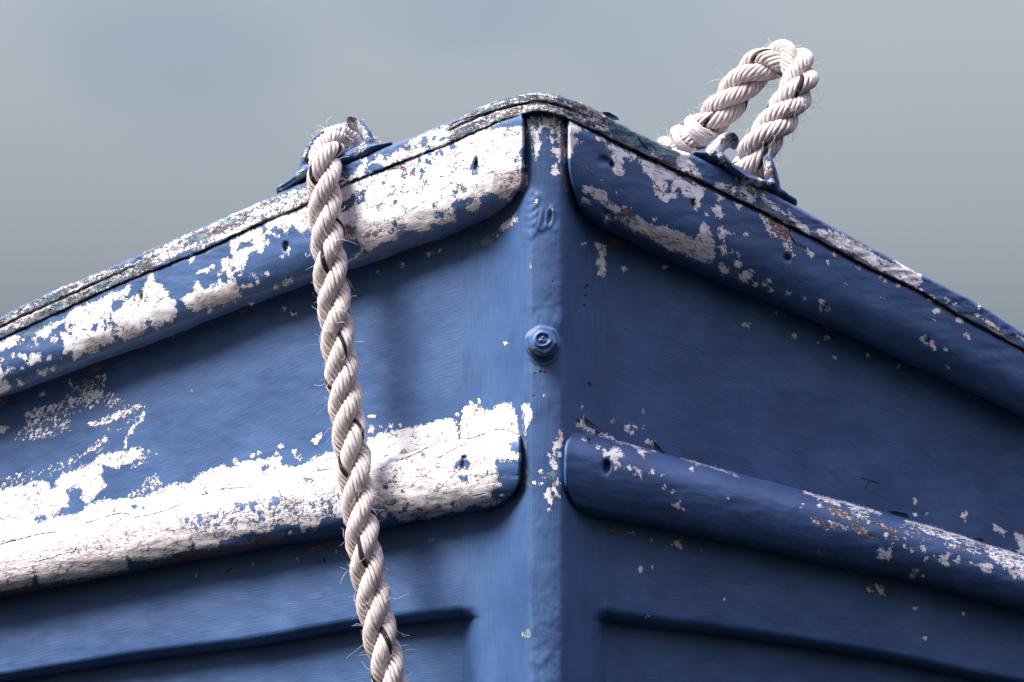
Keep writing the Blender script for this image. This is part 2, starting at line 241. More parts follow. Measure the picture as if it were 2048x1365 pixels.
dots('white', 'H', [(1015,655,12),(815,620,10),(850,620,6),(525,430,12),(400,360,10),(1133,790,7),(1215,838,4),(1105,693,5),(1715,900,6),(795,250,18),(800,275,12),(860,245,17),(935,255,11),(835,300,12),(667,195,9),(1018,1280,9),(1460,1350,10),(1385,625,7),(1425,590,5),(380,65,6),(945,98,4),(3,660,6),(10,760,6)])
stroke('white', 'H', [(1270,528),(1400,565),(1550,605),(1800,690)], .6, 1); stroke('white', 'H', [(810,1205),(880,1230)], .5)
poly('white', 'H', [(1180,1315),(1285,1265),(1270,1310),(1305,1340),(1280,1365)]); poly('wood', 'H', [(590,1170),(650,1150),(740,1170),(720,1200),(620,1210)]); dots('wood', 'H', [(1280,1240,20)])
poly('white', 'H', [(180,270),(200,265),(215,340),(210,410),(180,450),(150,440),(130,520),(130,570),(110,620),(95,610),(110,500),(110,420),(130,380),(170,350)])
poly('white', 'H', [(160,700),(180,760),(150,790),(178,885),(120,860),(100,900),(100,945),(45,900),(38,850),(60,790),(110,800),(130,760)]); dots('white', 'H', [(85,995,11),(75,1025,7),(85,505,10),(175,500,14),(140,610,9),(48,710,7)])
dots('blue', 'H', [(110,850,8)]); poly('teal', 'H', [(70,650),(100,625),(150,660),(140,730),(110,750),(70,700)])
stroke('wood', 'H', [(290,255),(245,300),(215,380)], 1.0); stroke('crack', 'H', [(460,360),(430,350),(460,400)], .8)
stroke('crack', 'H', [(1040,990),(1110,1000),(1200,1000)], .4)
# left planks and lower strake
poly('white', '', T('E', [(-400,990),(-60,890),(150,860),(260,820),(360,850),(410,790),(520,750),(620,700),(680,650),(850,620),(920,600),(970,640),(900,700),(790,740),(700,720),(690,800),(730,860),(680,900),(600,980),(560,950),(560,870),(460,880),(470,1000),(420,1010),(360,1080),(520,1045),(600,990),(700,950),(820,950),(980,930),(1100,880),(1200,840),(1290,840),(1365,780)])
     + T('F', [(20,550),(60,520),(200,460),(290,440),(320,470),(400,430),(500,400),(650,390),(740,370),(740,450),(800,450),(950,430),(1000,370),(1140,340)])
     + T('G', [(-20,450),(50,440),(150,370),(350,340),(560,290),(700,250),(800,235),(845,300),(850,430),(870,430),(865,300),(870,180),(900,130),(1000,120),(1100,180),(1200,120),(1290,110),(1330,180),(1340,280),(1365,390),(1340,440),(1260,450),(1300,520),(1370,540),(1370,600),(1220,610),(1150,590),(1170,700),(1180,790),(1210,820),(1110,860),(1100,900),(1180,970),(1060,1000),(980,980),(880,1030),(780,1040),(700,1060),(590,1110),(480,1110),(340,1120),(280,1060),(200,1000),(130,990),(0,980)])
     + T('F', [(1200,860),(1060,870),(1030,950),(860,930),(780,910),(700,920),(650,980),(560,990),(500,970),(400,1010),(230,1050),(240,1100),(140,1130),(0,1100)])
     + T('O', [(1100,590),(900,650),(780,650),(740,620),(750,700),(600,740),(400,780),(230,790),(200,690),(190,790),(50,830),(-300,900)]), raw=True)
poly('blue', 'G', [(800,650),(840,600),(890,570),(940,620),(925,680),(840,660),(802,700)]); poly('blue', 'G', [(840,740),(915,715),(930,795),(880,775),(850,760)])
dots('blue', 'G', [(535,550,13),(1300,290,8),(290,780,7),(360,860,5),(670,990,7),(795,985,7),(405,975,8),(380,1020,12),(340,1040,7),(455,1060,9),(885,915,8),(1085,700,6),(220,830,12),(100,860,14)])
dots('blue', 'E', [(260,1085,18),(300,1075,16),(925,1005,7),(975,1015,5),(360,858,14),(1275,1090,10),(1360,1070,10),(235,860,6)])
poly('blue', 'F', [(0,880),(250,830),(400,740),(700,700),(1000,740),(1180,630),(1230,860),(900,900),(400,980),(0,1030)], -1.6)
dots('blue', 'F', [(500,780,20),(510,810,14),(690,730,22),(650,765,15),(600,465,16),(620,455,12),(575,870,20),(560,840,14),(850,838,13),(420,775,16),(370,770,14),(1135,775,12),(1130,820,10),(1010,850,10),(1110,870,10),(780,775,12),(930,555,7),(980,570,7),(20,1085,14),(300,830,10),(80,860,7),(730,880,10)])
stroke('wood', 'F', [(90,1170),(230,1120),(330,1100),(440,1085),(560,1045),(740,1025)], 4.5, 2); dots('wood', 'F', [(1010,970,18),(980,1120,26),(1110,1070,22),(670,1130,8)])
poly('wood', 'O', [(-200,880),(0,830),(230,790),(600,735),(750,700),(1100,600),(1300,580),(1640,505),(1640,535),(1300,600),(1100,645),(760,705),(600,745),(300,795),(0,850),(-200,900)], 3)
poly('wood', 'G', [(480,1070),(560,1062),(575,1100),(480,1105)]); poly('wood', 'G', [(230,970),(340,938),(270,990)], 2); dots('wood', 'G', [(510,1018,10)]); poly('weather', 'G', [(1030,950),(1120,935),(1170,975),(1060,1000)])
poly('weather', 'O', [(-300,640),(-20,560),(300,500),(700,440),(1100,360),(1600,240),(1940,120),(1980,380),(1500,480),(1100,560),(750,640),(0,800),(-300,860)], 14)
poly('blue', 'O', [(430,240),(430,240)], 1) if False else None
poly('weather', 'G', [(340,680),(390,590),(560,500),(900,440),(1200,350),(1330,400),(1200,450),(1190,560),(1100,570),(900,560),(750,700),(370,720)], 9)
poly('weather', 'G', [(80,600),(700,480),(1300,560),(1180,980),(300,1100),(80,980)], 0)
for s_ in ([(310,610),(380,580),(470,550),(560,500),(640,470)], [(630,600),(760,530),(850,480),(920,450)], [(340,680),(380,610),(440,560)], [(340,680),(370,720)], [(90,600),(240,560)], [(870,420),(970,410),(1050,380),(1110,350),(1200,335),(1280,350),(1360,390)],
           [(1200,610),(1280,590)], [(1170,745),(1280,735),(1370,728)], [(960,905),(1090,885)], [(1000,780),(1060,740),(1160,715)]): stroke('crack', 'G', s_, .45)
for s_ in ([(0,555),(200,500),(330,480)], [(500,430),(700,370),(760,375),(640,450)], [(770,400),(900,375),(980,350),(1080,310)], [(1180,265),(1300,230),(1480,215)], [(1770,140),(1940,110)], [(200,660),(340,620),(430,600),(450,570)], [(510,540),(505,590)]): stroke('crack', 'O', s_, .45)
poly('white', 'E', [(180,460),(180,370),(240,330),(420,280),(530,150),(700,110),(720,220),(820,240),(850,290),(700,330),(560,350),(480,370),(480,480),(300,530),(110,550),(100,520)], -1.4)
poly('white', 'E', [(600,430),(720,390),(880,310),(1000,315),(900,360),(740,430),(620,460)], 1.5); stroke('white', 'E', [(985,365),(960,410),(900,470),(870,530),(850,600)], 2.5, 1.5)
poly('white', 'E', [(530,280),(560,230),(700,190),(710,230),(600,300)], 1.5); poly('white', 'E', [(200,400),(240,330),(430,290),(440,330),(300,370),(220,460),(180,460)], 1.2)
stroke('white', 'E', [(370,350),(385,440),(360,490),(300,510)], 2.5, 1.2); stroke('white', 'E', [(715,110),(705,200)], 3.5, 2.5); dots('white', 'E', [(20,475,24),(57,462,8),(480,158,9),(490,285,20),(135,150,12)])
stroke('white', 'E', [(540,660),(600,620),(650,600),(720,540)], 3.0, 1.0); poly('white', 'E', [(420,700),(540,650),(720,520),(740,560),(600,680),(450,750)], -2.6); poly('white', 'E', [(0,820),(200,760),(420,700),(450,750),(250,830),(0,880)], -2.2)
poly('white', 'E', [(560,350),(850,290),(1000,200),(1070,290),(900,400),(820,480),(560,460)], -4.0); poly('white', 'E', [(930,590),(1070,640),(1000,690),(900,740)], -1.8)
poly('white', 'E', [(880,920),(940,890),(1060,770),(1100,870),(1020,920)], -1.2)
dots('teal', 'E', [(1305,210,9)])
poly('white', 'G', [(1378,130),(1400,115),(1440,120),(1478,220),(1440,300),(1412,380),(1400,300),(1400,200)])
dots('white', 'G', [(100,335,20),(85,350,12),(270,310,10),(335,300,8),(245,290,4),(178,318,4),(1020,95,13),(830,212,10),(945,108,8),(205,1060,20),(225,1090,12),(620,1275,6),(105,228,10),(75,228,5),(1490,790,7),(1185,950,8),(1210,895,6)])
poly('teal', 'G', [(1380,400),(1425,440),(1422,500),(1390,490)]); poly('teal', 'G', [(1405,630),(1440,680),(1462,822),(1405,800)])
dots('white', 'F', [(730,300,13),(840,335,10),(875,385,12),(850,378,8),(1005,250,16),(1020,215,8),(1050,208,9),(560,348,8),(800,985,12),(910,968,12),(735,1015,7),(1168,1135,4),(500,370,14),(365,415,16),(700,350,8),(40,1335,4)])
stroke('white', 'F', [(855,1215),(865,1180)], .9); stroke('white', 'F', [(505,1240),(520,1215)], .9); stroke('crack', 'F', [(290,1305),(325,1275)], .9); stroke('crack', 'F', [(1075,1185),(1080,1220)], .9)
# bolt and small stem marks
stroke('wood', 'K', [(320,745),(345,820),(405,895)], 1.6); stroke('wood', 'K', [(515,965),(512,1020)], 2.4); stroke('crack', 'K', [(330,780),(400,890)], 1.0)
dots('crack', 'K', [(970,90,5),(985,60,4),(1005,70,3),(400,1065,5),(465,1050,8),(515,1050,5),(1030,1195,8),(1010,1180,5),(610,18,5),(960,290,3),(975,180,4),(390,1325,5)])
stroke('white', 'K', [(500,1310),(485,1355)], .8); dots('white', 'K', [(68,725,5)])
dots('white', 'Z', [(1280,1138,3),(1303,1135,1),(1448,1197,2),(1850,1277,3),(1052,1268,4),(1297,1233,.6)]); dots('teal', 'Z', [(1054,1266,6)])
# fairleads: bare and rusty places
poly('white', 'Q', [(620,130),(680,90),(740,110),(830,200),(900,300),(830,310),(800,240),(740,230),(700,180),(640,150)], 1.5); dots('white', 'Q', [(830,330,40),(800,380,30),(740,425,14)], 1)
poly('white', 'Q', [(0,800),(0,740),(120,680),(240,520),(240,400),(400,260),(420,320),(280,520),(240,640)], -1.0); dots('wood', 'Q', [(745,425,10),(680,95,30),(380,250,20)], .5)
poly('white', 'R', [(340,440),(430,330),(560,200),(680,180),(770,240),(760,290),(680,290),(620,380),(610,450),(520,420),(420,460)], 6); dots('white', 'R', [(540,500,30),(570,560,26),(625,600,16)], 2)
poly('wood', 'R', [(560,200),(680,180),(780,250),(750,290),(660,280),(580,340),(560,300)], .5)
poly('white', 'R', [(860,750),(900,800),(1050,830),(1140,720),(1120,560),(1180,500),(1240,620),(1280,760),(1200,740),(1140,790),(1080,910),(960,860)], 3); poly('wood', 'R', [(1120,560),(1180,500),(1250,640),(1280,760),(1140,740)], 1.5)
dots('white', 'R', [(1240,860,30),(1580,1110,16),(780,820,14)], 1); poly('white', 'R', [(820,850),(900,870),(1060,950),(1040,1040),(920,1000),(860,960)], 4); poly('wood', 'R', [(920,900),(1050,960),(1020,1040),(930,990)], 1)

def wear_layer(name, x, y):
    out = np.full(x.shape, -20.0)
    for it in WEAR[name]:
        if it[0] == 'd':
            cx, cy, r = it[1]; cap = it[2]
            m = (abs(x - cx) < r + 20) & (abs(y - cy) < r + 20)
            if m.any(): out[m] = np.maximum(out[m], np.minimum(r - np.hypot(x[m] - cx, y[m] - cy), cap))
            continue
        P = it[1]; cap = it[-1]; w = it[2] if it[0] == 's' else 0
        m = (x > P[:, 0].min() - 22 - w) & (x < P[:, 0].max() + 22 + w) & (y > P[:, 1].min() - 22 - w) & (y < P[:, 1].max() + 22 + w)
        if not m.any(): continue
        X, Y = x[m], y[m]; d = np.full(X.shape, 1e9); ins = np.zeros(X.shape, bool)
        n = len(P); closed = it[0] == 'p'
        for i in range(n if closed else n - 1):
            a, b = P[i], P[(i + 1) % n]; e = b - a; L = max(e @ e, 1e-9)
            t = np.clip(((X - a[0]) * e[0] + (Y - a[1]) * e[1]) / L, 0, 1)
            d = np.minimum(d, np.hypot(X - a[0] - t * e[0], Y - a[1] - t * e[1]))
            if closed and a[1] != b[1]:
                c = (a[1] > Y) != (b[1] > Y); ins ^= c & (X < (b[0] - a[0]) * (Y - a[1]) / (b[1] - a[1]) + a[0])
        s = np.where(ins, d, -d) if closed else w - d
        out[m] = np.maximum(out[m], np.minimum(s, cap))
    return out
def set_wear(me, P):
    x, y = project(P)
    W = wear_layer('white', x, y); B = wear_layer('blue', x, y); W = np.minimum(W, -B)
    for nm, v in (('white', W), ('teal', wear_layer('teal', x, y)), ('wood', wear_layer('wood', x, y)), ('weather', wear_layer('weather', x, y)), ('crack', wear_layer('crack', x, y))):
        a = me.attributes.new('wear_' + nm, 'FLOAT', 'POINT'); a.data.foreach_set('value', np.clip(v / 20, -1, 1).astype(np.float32))

# ------------------------------------------------------------------ materials
class NT:
    def __init__(s, name):
        s.m = bpy.data.materials.new(name); s.m.use_nodes = True; s.n = s.m.node_tree.nodes; s.l = s.m.node_tree.links
        s.b = s.n['Principled BSDF']
    def put(s, sock, v):
        if hasattr(v, 'bl_idname') or isinstance(v, bpy.types.NodeSocket): s.l.new(v, sock)
        elif v is not None:
            if isinstance(v, tuple) and len(v) == 3 and sock.type == 'RGBA': v = (*v, 1)
            sock.default_value = v
    def math(s, op, a, b=0.0, c=None):
        n = s.n.new('ShaderNodeMath'); n.operation = op; s.put(n.inputs[0], a); s.put(n.inputs[1], b)
        if c is not None: s.put(n.inputs[2], c)
        return n.outputs[0]
    def mix(s, f, a, b, mode='MIX'):
        n = s.n.new('ShaderNodeMixRGB'); n.blend_type = mode; s.put(n.inputs[0], f); s.put(n.inputs[1], a); s.put(n.inputs[2], b); return n.outputs[0]
    def mr(s, v, a, b, lo=0.0, hi=1.0, smooth=True):
        n = s.n.new('ShaderNodeMapRange'); n.interpolation_type = 'SMOOTHSTEP' if smooth else 'LINEAR'
        s.put(n.inputs['Value'], v)
        for k, x in (('From Min', a), ('From Max', b), ('To Min', lo), ('To Max', hi)): s.put(n.inputs[k], x)
        return n.outputs[0]
    def attr(s, name):
        n = s.n.new('ShaderNodeAttribute'); n.attribute_name = name; return n.outputs['Fac']
    def map(s, vec, scale, loc=(0, 0, 0), rot=0):
        n = s.n.new('ShaderNodeMapping'); s.l.new(vec, n.inputs[0]); n.inputs['Scale'].default_value = scale; n.inputs['Location'].default_value = loc; n.inputs['Rotation'].default_value = (0, 0, rot)
        return n.outputs[0]
    def noise(s, vec, scale, detail=3, rough=.55, dist=0.0):
        n = s.n.new('ShaderNodeTexNoise'); s.l.new(vec, n.inputs['Vector']); n.inputs['Scale'].default_value = scale; n.inputs['Detail'].default_value = detail
        n.inputs['Roughness'].default_value = rough; n.inputs['Distortion'].default_value = dist; return n.outputs[0]
    def voro(s, vec, scale, feat='DISTANCE_TO_EDGE', rnd=1.0):
        n = s.n.new('ShaderNodeTexVoronoi'); s.l.new(vec, n.inputs['Vector']); n.feature = feat; n.inputs['Scale'].default_value = scale; n.inputs['Randomness'].default_value = rnd
        return n.outputs[0] if feat != 'F1c' else n.outputs['Color']
    def bump(s, h, dist, strength=1.0, nrm=None):
        n = s.n.new('ShaderNodeBump'); n.inputs['Distance'].default_value = dist; n.inputs['Strength'].default_value = strength; s.l.new(h, n.inputs['Height'])
        if nrm is not None: s.l.new(nrm, n.inputs['Normal'])
        return n.outputs[0]
    def uv(s): return s.n.new('ShaderNodeTexCoord').outputs['UV']
    def obj(s): return s.n.new('ShaderNodeTexCoord').outputs['Object']

def paint_material(name, cast=False, cap=False):
    t = NT(name)
    uv = t.uv()                                        # surface coordinates, photo-pixel sized units (0.29 mm)
    w20 = lambda a: t.math('MULTIPLY', t.attr('wear_' + a), 20.0)
    def edge(a, seed, amp1=24, amp2=13, f1=1 / 11, f2=1 / 3.6, soft=.55):
        v = t.map(uv, (1, 1.15, 1), (seed * 37.1, seed * 11.3, 0))
        n1 = t.math('MULTIPLY', t.math('SUBTRACT', t.noise(v, f1, 4, .62, .4), .5), amp1)
        n2 = t.math('MULTIPLY', t.math('SUBTRACT', t.noise(v, f2, 2, .5), .5), amp2)
        n0 = t.math('MULTIPLY', t.math('SUBTRACT', t.noise(v if not cap else t.map(uv, (1 / 75, 1 / 15, 1), (seed * 7.7, seed * 3.1, 0)), 1 / 42 if not cap else 1, 2 if not cap else 4, .5, .3), .5), 9 if not cap else 23)
        s = t.math('ADD', t.math('ADD', w20(a), n0), t.math('ADD', n1, n2))
        return s, t.mr(s, -soft, soft)
    sW, mW = edge('white', 1)
    sT, mT = edge('teal', 2)
    sD, mD = edge('wood', 3, 34, 20)
    mX = t.mr(t.math('ADD', w20('weather'), t.math('MULTIPLY', t.math('SUBTRACT', t.noise(uv, 1 / 30, 3), .5), 30)), -5, 5)
    mC = t.mr(t.math('ADD', w20('crack'), t.math('MULTIPLY', t.math('SUBTRACT', t.noise(uv, 1 / 5, 3), .5), 5)), -.5, .6)
    # blue top coat
    big = t.noise(uv, 1 / 160, 3); brush = t.noise(t.map(uv, (1 / 70, 1 / 2.6, 1)), 1, 4, .6); fine = t.noise(uv, 1 / 2.2, 3, .6)
    blue = t.mix(t.mr(big, .35, .65), (.035, .080, .184), (.050, .107, .230))
    blue = t.mix(t.mr(brush, .35, .7), blue, t.mix(1, blue, (.70, .74, .80), 'MULTIPLY'))
    pits = t.mr(t.voro(t.map(uv, (1, 1, 1)), 1 / 15, 'F1'), .085, .05)
    pitp = t.mr(t.noise(uv, 1 / 9, 2), .60, .64); pits = t.math('MULTIPLY', pits, pitp)
    blue = t.mix(pits, blue, (.012, .014, .04))
    # white undercoat
    gr = t.noise(t.map(uv, (1 / 45, 1 / 3.2, 1)), 1, 5, .65); blot = t.noise(uv, 1 / 40, 4, .6)
    white = t.mix(t.mr(blot, .35, .7), (.76, .745, .745), (.64, .61, .615))
    white = t.mix(t.math('MULTIPLY', t.mr(gr, .56, .74), .35), white, (.45, .40, .40))
    dv = t.map(uv, (1 / 46, 1 / 20, 1), (3, 1, 0)); dvn = t.n.new('ShaderNodeVectorMath'); dvn.operation = 'ADD'
    nz = t.n.new('ShaderNodeTexNoise'); nz.inputs['Scale'].default_value = 1 / 9; nz.inputs['Detail'].default_value = 3; t.l.new(uv, nz.inputs['Vector'])
    sc_ = t.n.new('ShaderNodeVectorMath'); sc_.operation = 'SCALE'; sc_.inputs['Scale'].default_value = .55; t.l.new(nz.outputs['Color'], sc_.inputs[0])
    t.l.new(dv, dvn.inputs[0]); t.l.new(sc_.outputs[0], dvn.inputs[1])
    ck = t.mr(t.voro(dvn.outputs[0], 1), .042, .014)
    ckp = t.mr(t.noise(uv, 1 / 34, 3, .6), .46, .56); ck = t.math('MULTIPLY', ck, ckp)
    # grain fissures
    fis = t.mr(t.noise(t.map(uv, (1 / 22, 1 / 1.9, 1)), 1, 3, .6), .565, .63)
    fis_w = t.math('MULTIPLY', fis, t.math('MAXIMUM', mX, .0))
    fisl = t.math('MULTIPLY', t.mr(t.noise(t.map(uv, (1 / 40, 1 / 3.0, 1), (5, 7, 0)), 1, 4, .65), .595, .65), .9)
    darkline = t.math('MAXIMUM', ck, t.math('MAXIMUM', fis_w, t.math('MULTIPLY', fisl, t.mr(blot, .42, .56))))
    white = t.mix(t.math('MULTIPLY', mX, .65), white, (.50, .44, .43))
    white = t.mix(t.math('MULTIPLY', darkline, .88), white, (.09, .045, .045))
    teal = t.mix(t.mr(blot, .35, .65), (.055, .115, .15), (.14, .21, .24))
    teal = t.mix(t.math('MULTIPLY', t.math('MAXIMUM', ck, t.math('MULTIPLY', fis, .5)), .85), teal, (.03, .04, .05))
    wood = t.mix(t.mr(gr, .38, .62), (.32, .215, .20), (.12, .07, .065)); wood = t.mix(t.math('MULTIPLY', fis, .9), wood, (.025, .012, .014))
    # layering
    c = t.mix(mW, blue, white); c = t.mix(mT, c, teal); c = t.mix(mD, c, wood)
    rim = t.math('MULTIPLY', t.mr(t.math('ABSOLUTE', t.math('ADD', sW, -.6)), 1.3, .2), .5)  # dark line along chip edges: crevice shade painted into the colour
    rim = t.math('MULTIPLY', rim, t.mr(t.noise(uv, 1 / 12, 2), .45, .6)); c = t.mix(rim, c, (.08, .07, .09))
    if cap:
        rid = t.math('ABSOLUTE', t.math('SUBTRACT', t.noise(t.map(uv, (1 / 150, 1 / 10, 1), (2, 9, 0)), 1, 3, .55), .5)); rg_ = t.math('MULTIPLY', t.mr(rid, .014, .004), t.mr(t.noise(uv, 1 / 60, 2), .42, .52))
        mC = t.math('MAXIMUM', mC, t.math('MULTIPLY', rg_, t.math('MAXIMUM', mX, .15)))
        mC = t.math('MAXIMUM', mC, t.math('MULTIPLY', t.math('MULTIPLY', t.mr(t.voro(dvn.outputs[0], 1.7), .03, .01), mX), .8))
    c = t.mix(mC, c, (.006, .004, .006))
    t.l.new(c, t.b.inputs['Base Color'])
    rough = t.mix(t.math('MAXIMUM', mW, t.math('MAXIMUM', mT, mD)), t.mr(fine, .3, .7, .42, .58), (.85, .85, .85)); t.l.new(rough, t.b.inputs['Roughness'])
    t.b.inputs['Specular IOR Level'].default_value = .45
    # relief
    h = t.math('ADD', t.math('MULTIPLY', t.math('MAXIMUM', mW, mT), -1.0), t.math('MULTIPLY', mD, -.8))
    h = t.math('ADD', h, t.math('MULTIPLY', t.math('MULTIPLY', darkline, mW), -.7)); h = t.math('ADD', h, t.math('MULTIPLY', mC, -2.2))
    h = t.math('ADD', h, t.math('MULTIPLY', t.math('MULTIPLY', fis, mD), -1.0)); h = t.math('ADD', h, t.math('MULTIPLY', pits, -.7))
    b1 = t.bump(h, .0006, 1.0)
    low = t.noise(uv, 1 / 26, 4, .6)
    h2 = t.math('ADD', t.math('MULTIPLY', brush, .45), t.math('ADD', t.math('MULTIPLY', fine, .24), t.math('MULTIPLY', low, .36)))
    b2 = t.bump(h2, .0006 if not cast else .0012, .62, b1)
    t.l.new(b2, t.b.inputs['Normal'])
    return t.m
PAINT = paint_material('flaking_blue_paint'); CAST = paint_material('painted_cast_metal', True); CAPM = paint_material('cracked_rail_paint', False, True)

def rope_material(name, c1, c2, c3):
    t = NT(name); uv = t.uv(); o = t.obj()
    fib = t.noise(t.map(uv, (1 / 26, 1 / 1.1, 1)), 1, 3, .6); blot = t.noise(o, 130, 3)
    c = t.mix(t.mr(blot, .35, .65), c1, c2); c = t.mix(t.math('MULTIPLY', t.mr(fib, .50, .68), .85), c, c3)
    t.l.new(c, t.b.inputs['Base Color']); t.b.inputs['Roughness'].default_value = .8; t.b.inputs['Specular IOR Level'].default_value = .25
    t.l.new(t.bump(fib, .0006, .9), t.b.inputs['Normal']); return t.m
ROPE = rope_material('natural_fibre', (.66, .59, .55), (.54, .46, .43), (.14, .085, .08))
CORE = rope_material('groove_shade_core', (.30, .23, .22), (.22, .16, .155), (.08, .05, .05))  # core coloured darker to paint in shade in the grooves between yarns
GAP_SHADE = rope_material('gap_shade_fibre', (.012, .01, .012), (.02, .018, .02), (.004, .004, .004))  # black colour on one yarn, painted in for shaded gaps between strands
WRAP = rope_material('pale_loose_fibre', (.60, .56, .55), (.52, .47, .46), (.28, .21, .21))

# ------------------------------------------------------------------ objects
def link(name, me, parent=None, mat=None):
    o = bpy.data.objects.new(name, me); col.objects.link(o)
    if parent is not None: o.parent = parent
    if mat is not None and me is not None: me.materials.append(mat)
    return o
def smooth(me): me.polygons.foreach_set('use_smooth', np.ones(len(me.polygons), bool))
def grid(name, PX, PY, Y, parent, mat=PAINT, wear=True, label=None, turned=False):
    """rows = v, columns = u, both (m,n) arrays"""
    m, n = PX.shape; P = unproject(PX, PY, Y)
    du = np.zeros((m, n)); dv = np.zeros((m, n))
    du[:, 1:] = np.cumsum(np.linalg.norm(np.diff(P, axis=1), axis=2), axis=1); dv[1:] = np.cumsum(np.linalg.norm(np.diff(P, axis=0), axis=2), axis=0)
    du = np.broadcast_to(du[m // 2], (m, n)); V = P.reshape(-1, 3)
    i = np.arange(m - 1)[:, None] * n + np.arange(n - 1)[None]; F = np.stack([i, i + n, i + n + 1, i + 1], -1).reshape(-1, 4)
    me = bpy.data.meshes.new(name); me.from_pydata(V.tolist(), [], F.tolist())
    uvl = me.uv_layers.new(name='UVMap'); li = np.empty(len(me.loops), np.int32); me.loops.foreach_get('vertex_index', li)
    off = rng.uniform(0, 3000)
    UV = np.stack([du.reshape(-1) / S + off, dv.reshape(-1) / S], -1)[li]
    if turned: UV = UV[:, ::-1] * [1, -1]
    uvl.data.foreach_set('uv', UV.reshape(-1).astype(np.float32))
    if wear: set_wear(me, V)
    smooth(me); o = link(name, me, parent, mat)
    if label: o['label'] = label
    return o

# hull form --------------------------------------------------------
XC = 1092.0
def smin(a, b, k): h = np.clip(.5 + .5 * (b - a) / k, 0, 1); return b * (1 - h) + a * h - k * h * (1 - h)
def lapc(px): return np.where(px < XC, LAP_L(px), LAP_R(px))
LAP_L = curve([(-200,1395),(51,1354),(239,1324),(513,1290),(700,1257),(945,1232),(1092,1222)])
LAP_R = curve([(1092,1225),(1190,1235),(1300,1252),(1451,1269),(1602,1291),(1828,1329),(1941,1355),(2200,1400)])
def hull(px, py):
    a = abs(px - XC) * S
    line = .016 + .85 * a - .32 * a * a; flank = .002 + (a - .0105) * 2.3
    y = smin(flank, line, .016); front = .0015 * np.minimum((a / .01) ** 2, 1.3)
    k = .005; h = np.clip(.5 + .5 * (y - front) / k, 0, 1); y = front * (1 - h) + y * h + k * h * (1 - h)
    return y + (py - 682) * S * .07
def hline(px, py):
    a = abs(px - XC) * S
    return .016 + .85 * a - .32 * a * a + (py - 682) * S * .07
def lapfade(px): a = abs(px - XC) * S; return np.where(px < XC, sstep(a, .037, .050), sstep(a, .026, .0355))

TOP = curve([(-200,728),(0,636),(29,619),(110,580),(183,551),(238,529),(300,500),(400,456),(500,414),(555,388),(700,325),(780,292),(860,260),(900,243),(960,214),(1000,200),(1040,190),(1075,186),(1110,188),(1150,200),(1200,225),(1250,252),(1290,272),(1330,290),(1390,312),(1480,352),(1600,417),(1713,479),(1827,541),(1950,602),(2048,666),(2250,790)])
SEAM = curve([(-200,765),(0,679),(59,651),(161,603),(249,563),(403,503),(500,456),(614,408),(695,366),(750,344),(828,314),(900,286),(952,263),(1000,243),(1049,227),(1084,222),(1125,234),(1187,261),(1231,283),(1301,315),(1350,339),(1404,363),(1462,394),(1512,416),(1581,453),(1634,479),(1740,536),(1840,582),(1915,629),(2047,699),(2250,815)])
UB_L = curve([(-200,870),(0,797),(160,738),(300,690),(512,606),(700,540),(900,472),(1000,425),(1060,398)])
UB_R = curve([(1120,400),(1160,430),(1200,455),(1300,507),(1476,582),(1652,652),(1863,748),(2048,834),(2250,930)])
LT_L = curve([(-200,1150),(0,1090),(171,1047),(410,989),(605,948),(733,924),(850,897),(949,876),(1008,857),(1060,852)])
LB_L = curve([(-200,1235),(0,1196),(222,1155),(376,1124),(649,1080),(811,1047),(900,1033),(1000,1013),(1060,1000)])
LT_R = curve([(1110,845),(1145,856),(1230,880),(1350,912),(1526,959),(1621,986),(1771,1024),(1941,1076),(2048,1110),(2250,1170)])
LB_R = curve([(1110,1010),(1166,1031),(1300,1054),(1489,1093),(1696,1139),(1866,1176),(2048,1225),(2250,1280)])

boat = bpy.data.objects.new('boat', None); col.objects.link(boat)
boat['label'] = 'bow of a wooden boat in flaking blue and white paint, seen head on'; boat['category'] = 'boat'

XL0, XL1, XR0, XR1 = -400, 985, 1190, 2480
def plank(side, top, bot, push=0.0, rim=False, top_off=0, bot_off=0, ny=100, lift=0.0):
    xs = np.arange(XL0, XL1 + 1, 3.0) if side < 0 else np.arange(XR0, XR1 + 1, 3.0)
    t = np.linspace(0, 1, ny)
    if rim: t = np.concatenate([np.linspace(0, .90, ny), .90 + .10 * np.sin(np.linspace(.12, 1, 12) * math.pi / 2)])
    PX = np.broadcast_to(xs, (len(t), len(xs))).copy()
    PY = (top(xs) + top_off)[None] * (1 - t[:, None]) + (bot(xs) + bot_off)[None] * t[:, None]
    Y = hull(PX, PY) + push * lapfade(PX) + lift + fbm(PX / 90, PY / 60, 5) * .0009 * sstep(abs(PX - XC) * S, .05, .09) + .0008 * sstep(-abs(PX - XC) * S, -.056, -.048)
    if rim:
        r = np.clip((t - .90) / .10, 0, 1)[:, None]; edge = 1 - np.sqrt(np.clip(1 - r * r, 0, 1))
        Y = Y + edge * .019 * lapfade(PX)
        Y = Y - sstep(t[:, None], .5, .88) * .0012 * (1 - r) * lapfade(PX)
    return grid('hull_plank', PX, PY, Y, boat)
botf = curve([(-300, 1500), (2400, 1500)])
midL = lambda x: .5 * (LT_L(x) + LB_L(x)); midR = lambda x: .5 * (LT_R(x) + LB_R(x))
for sd_, M_, ub, lap in ((-1, midL, SEAM, LAP_L), (1, midR, SEAM, LAP_R)):
    plank(sd_, ub, M_, top_off=20, ny=190)
    plank(sd_, M_, lap, rim=True, bot_off=4, ny=100)
    plank(sd_, lap, botf, push=.018, top_off=-22, ny=70, lift=.0004)

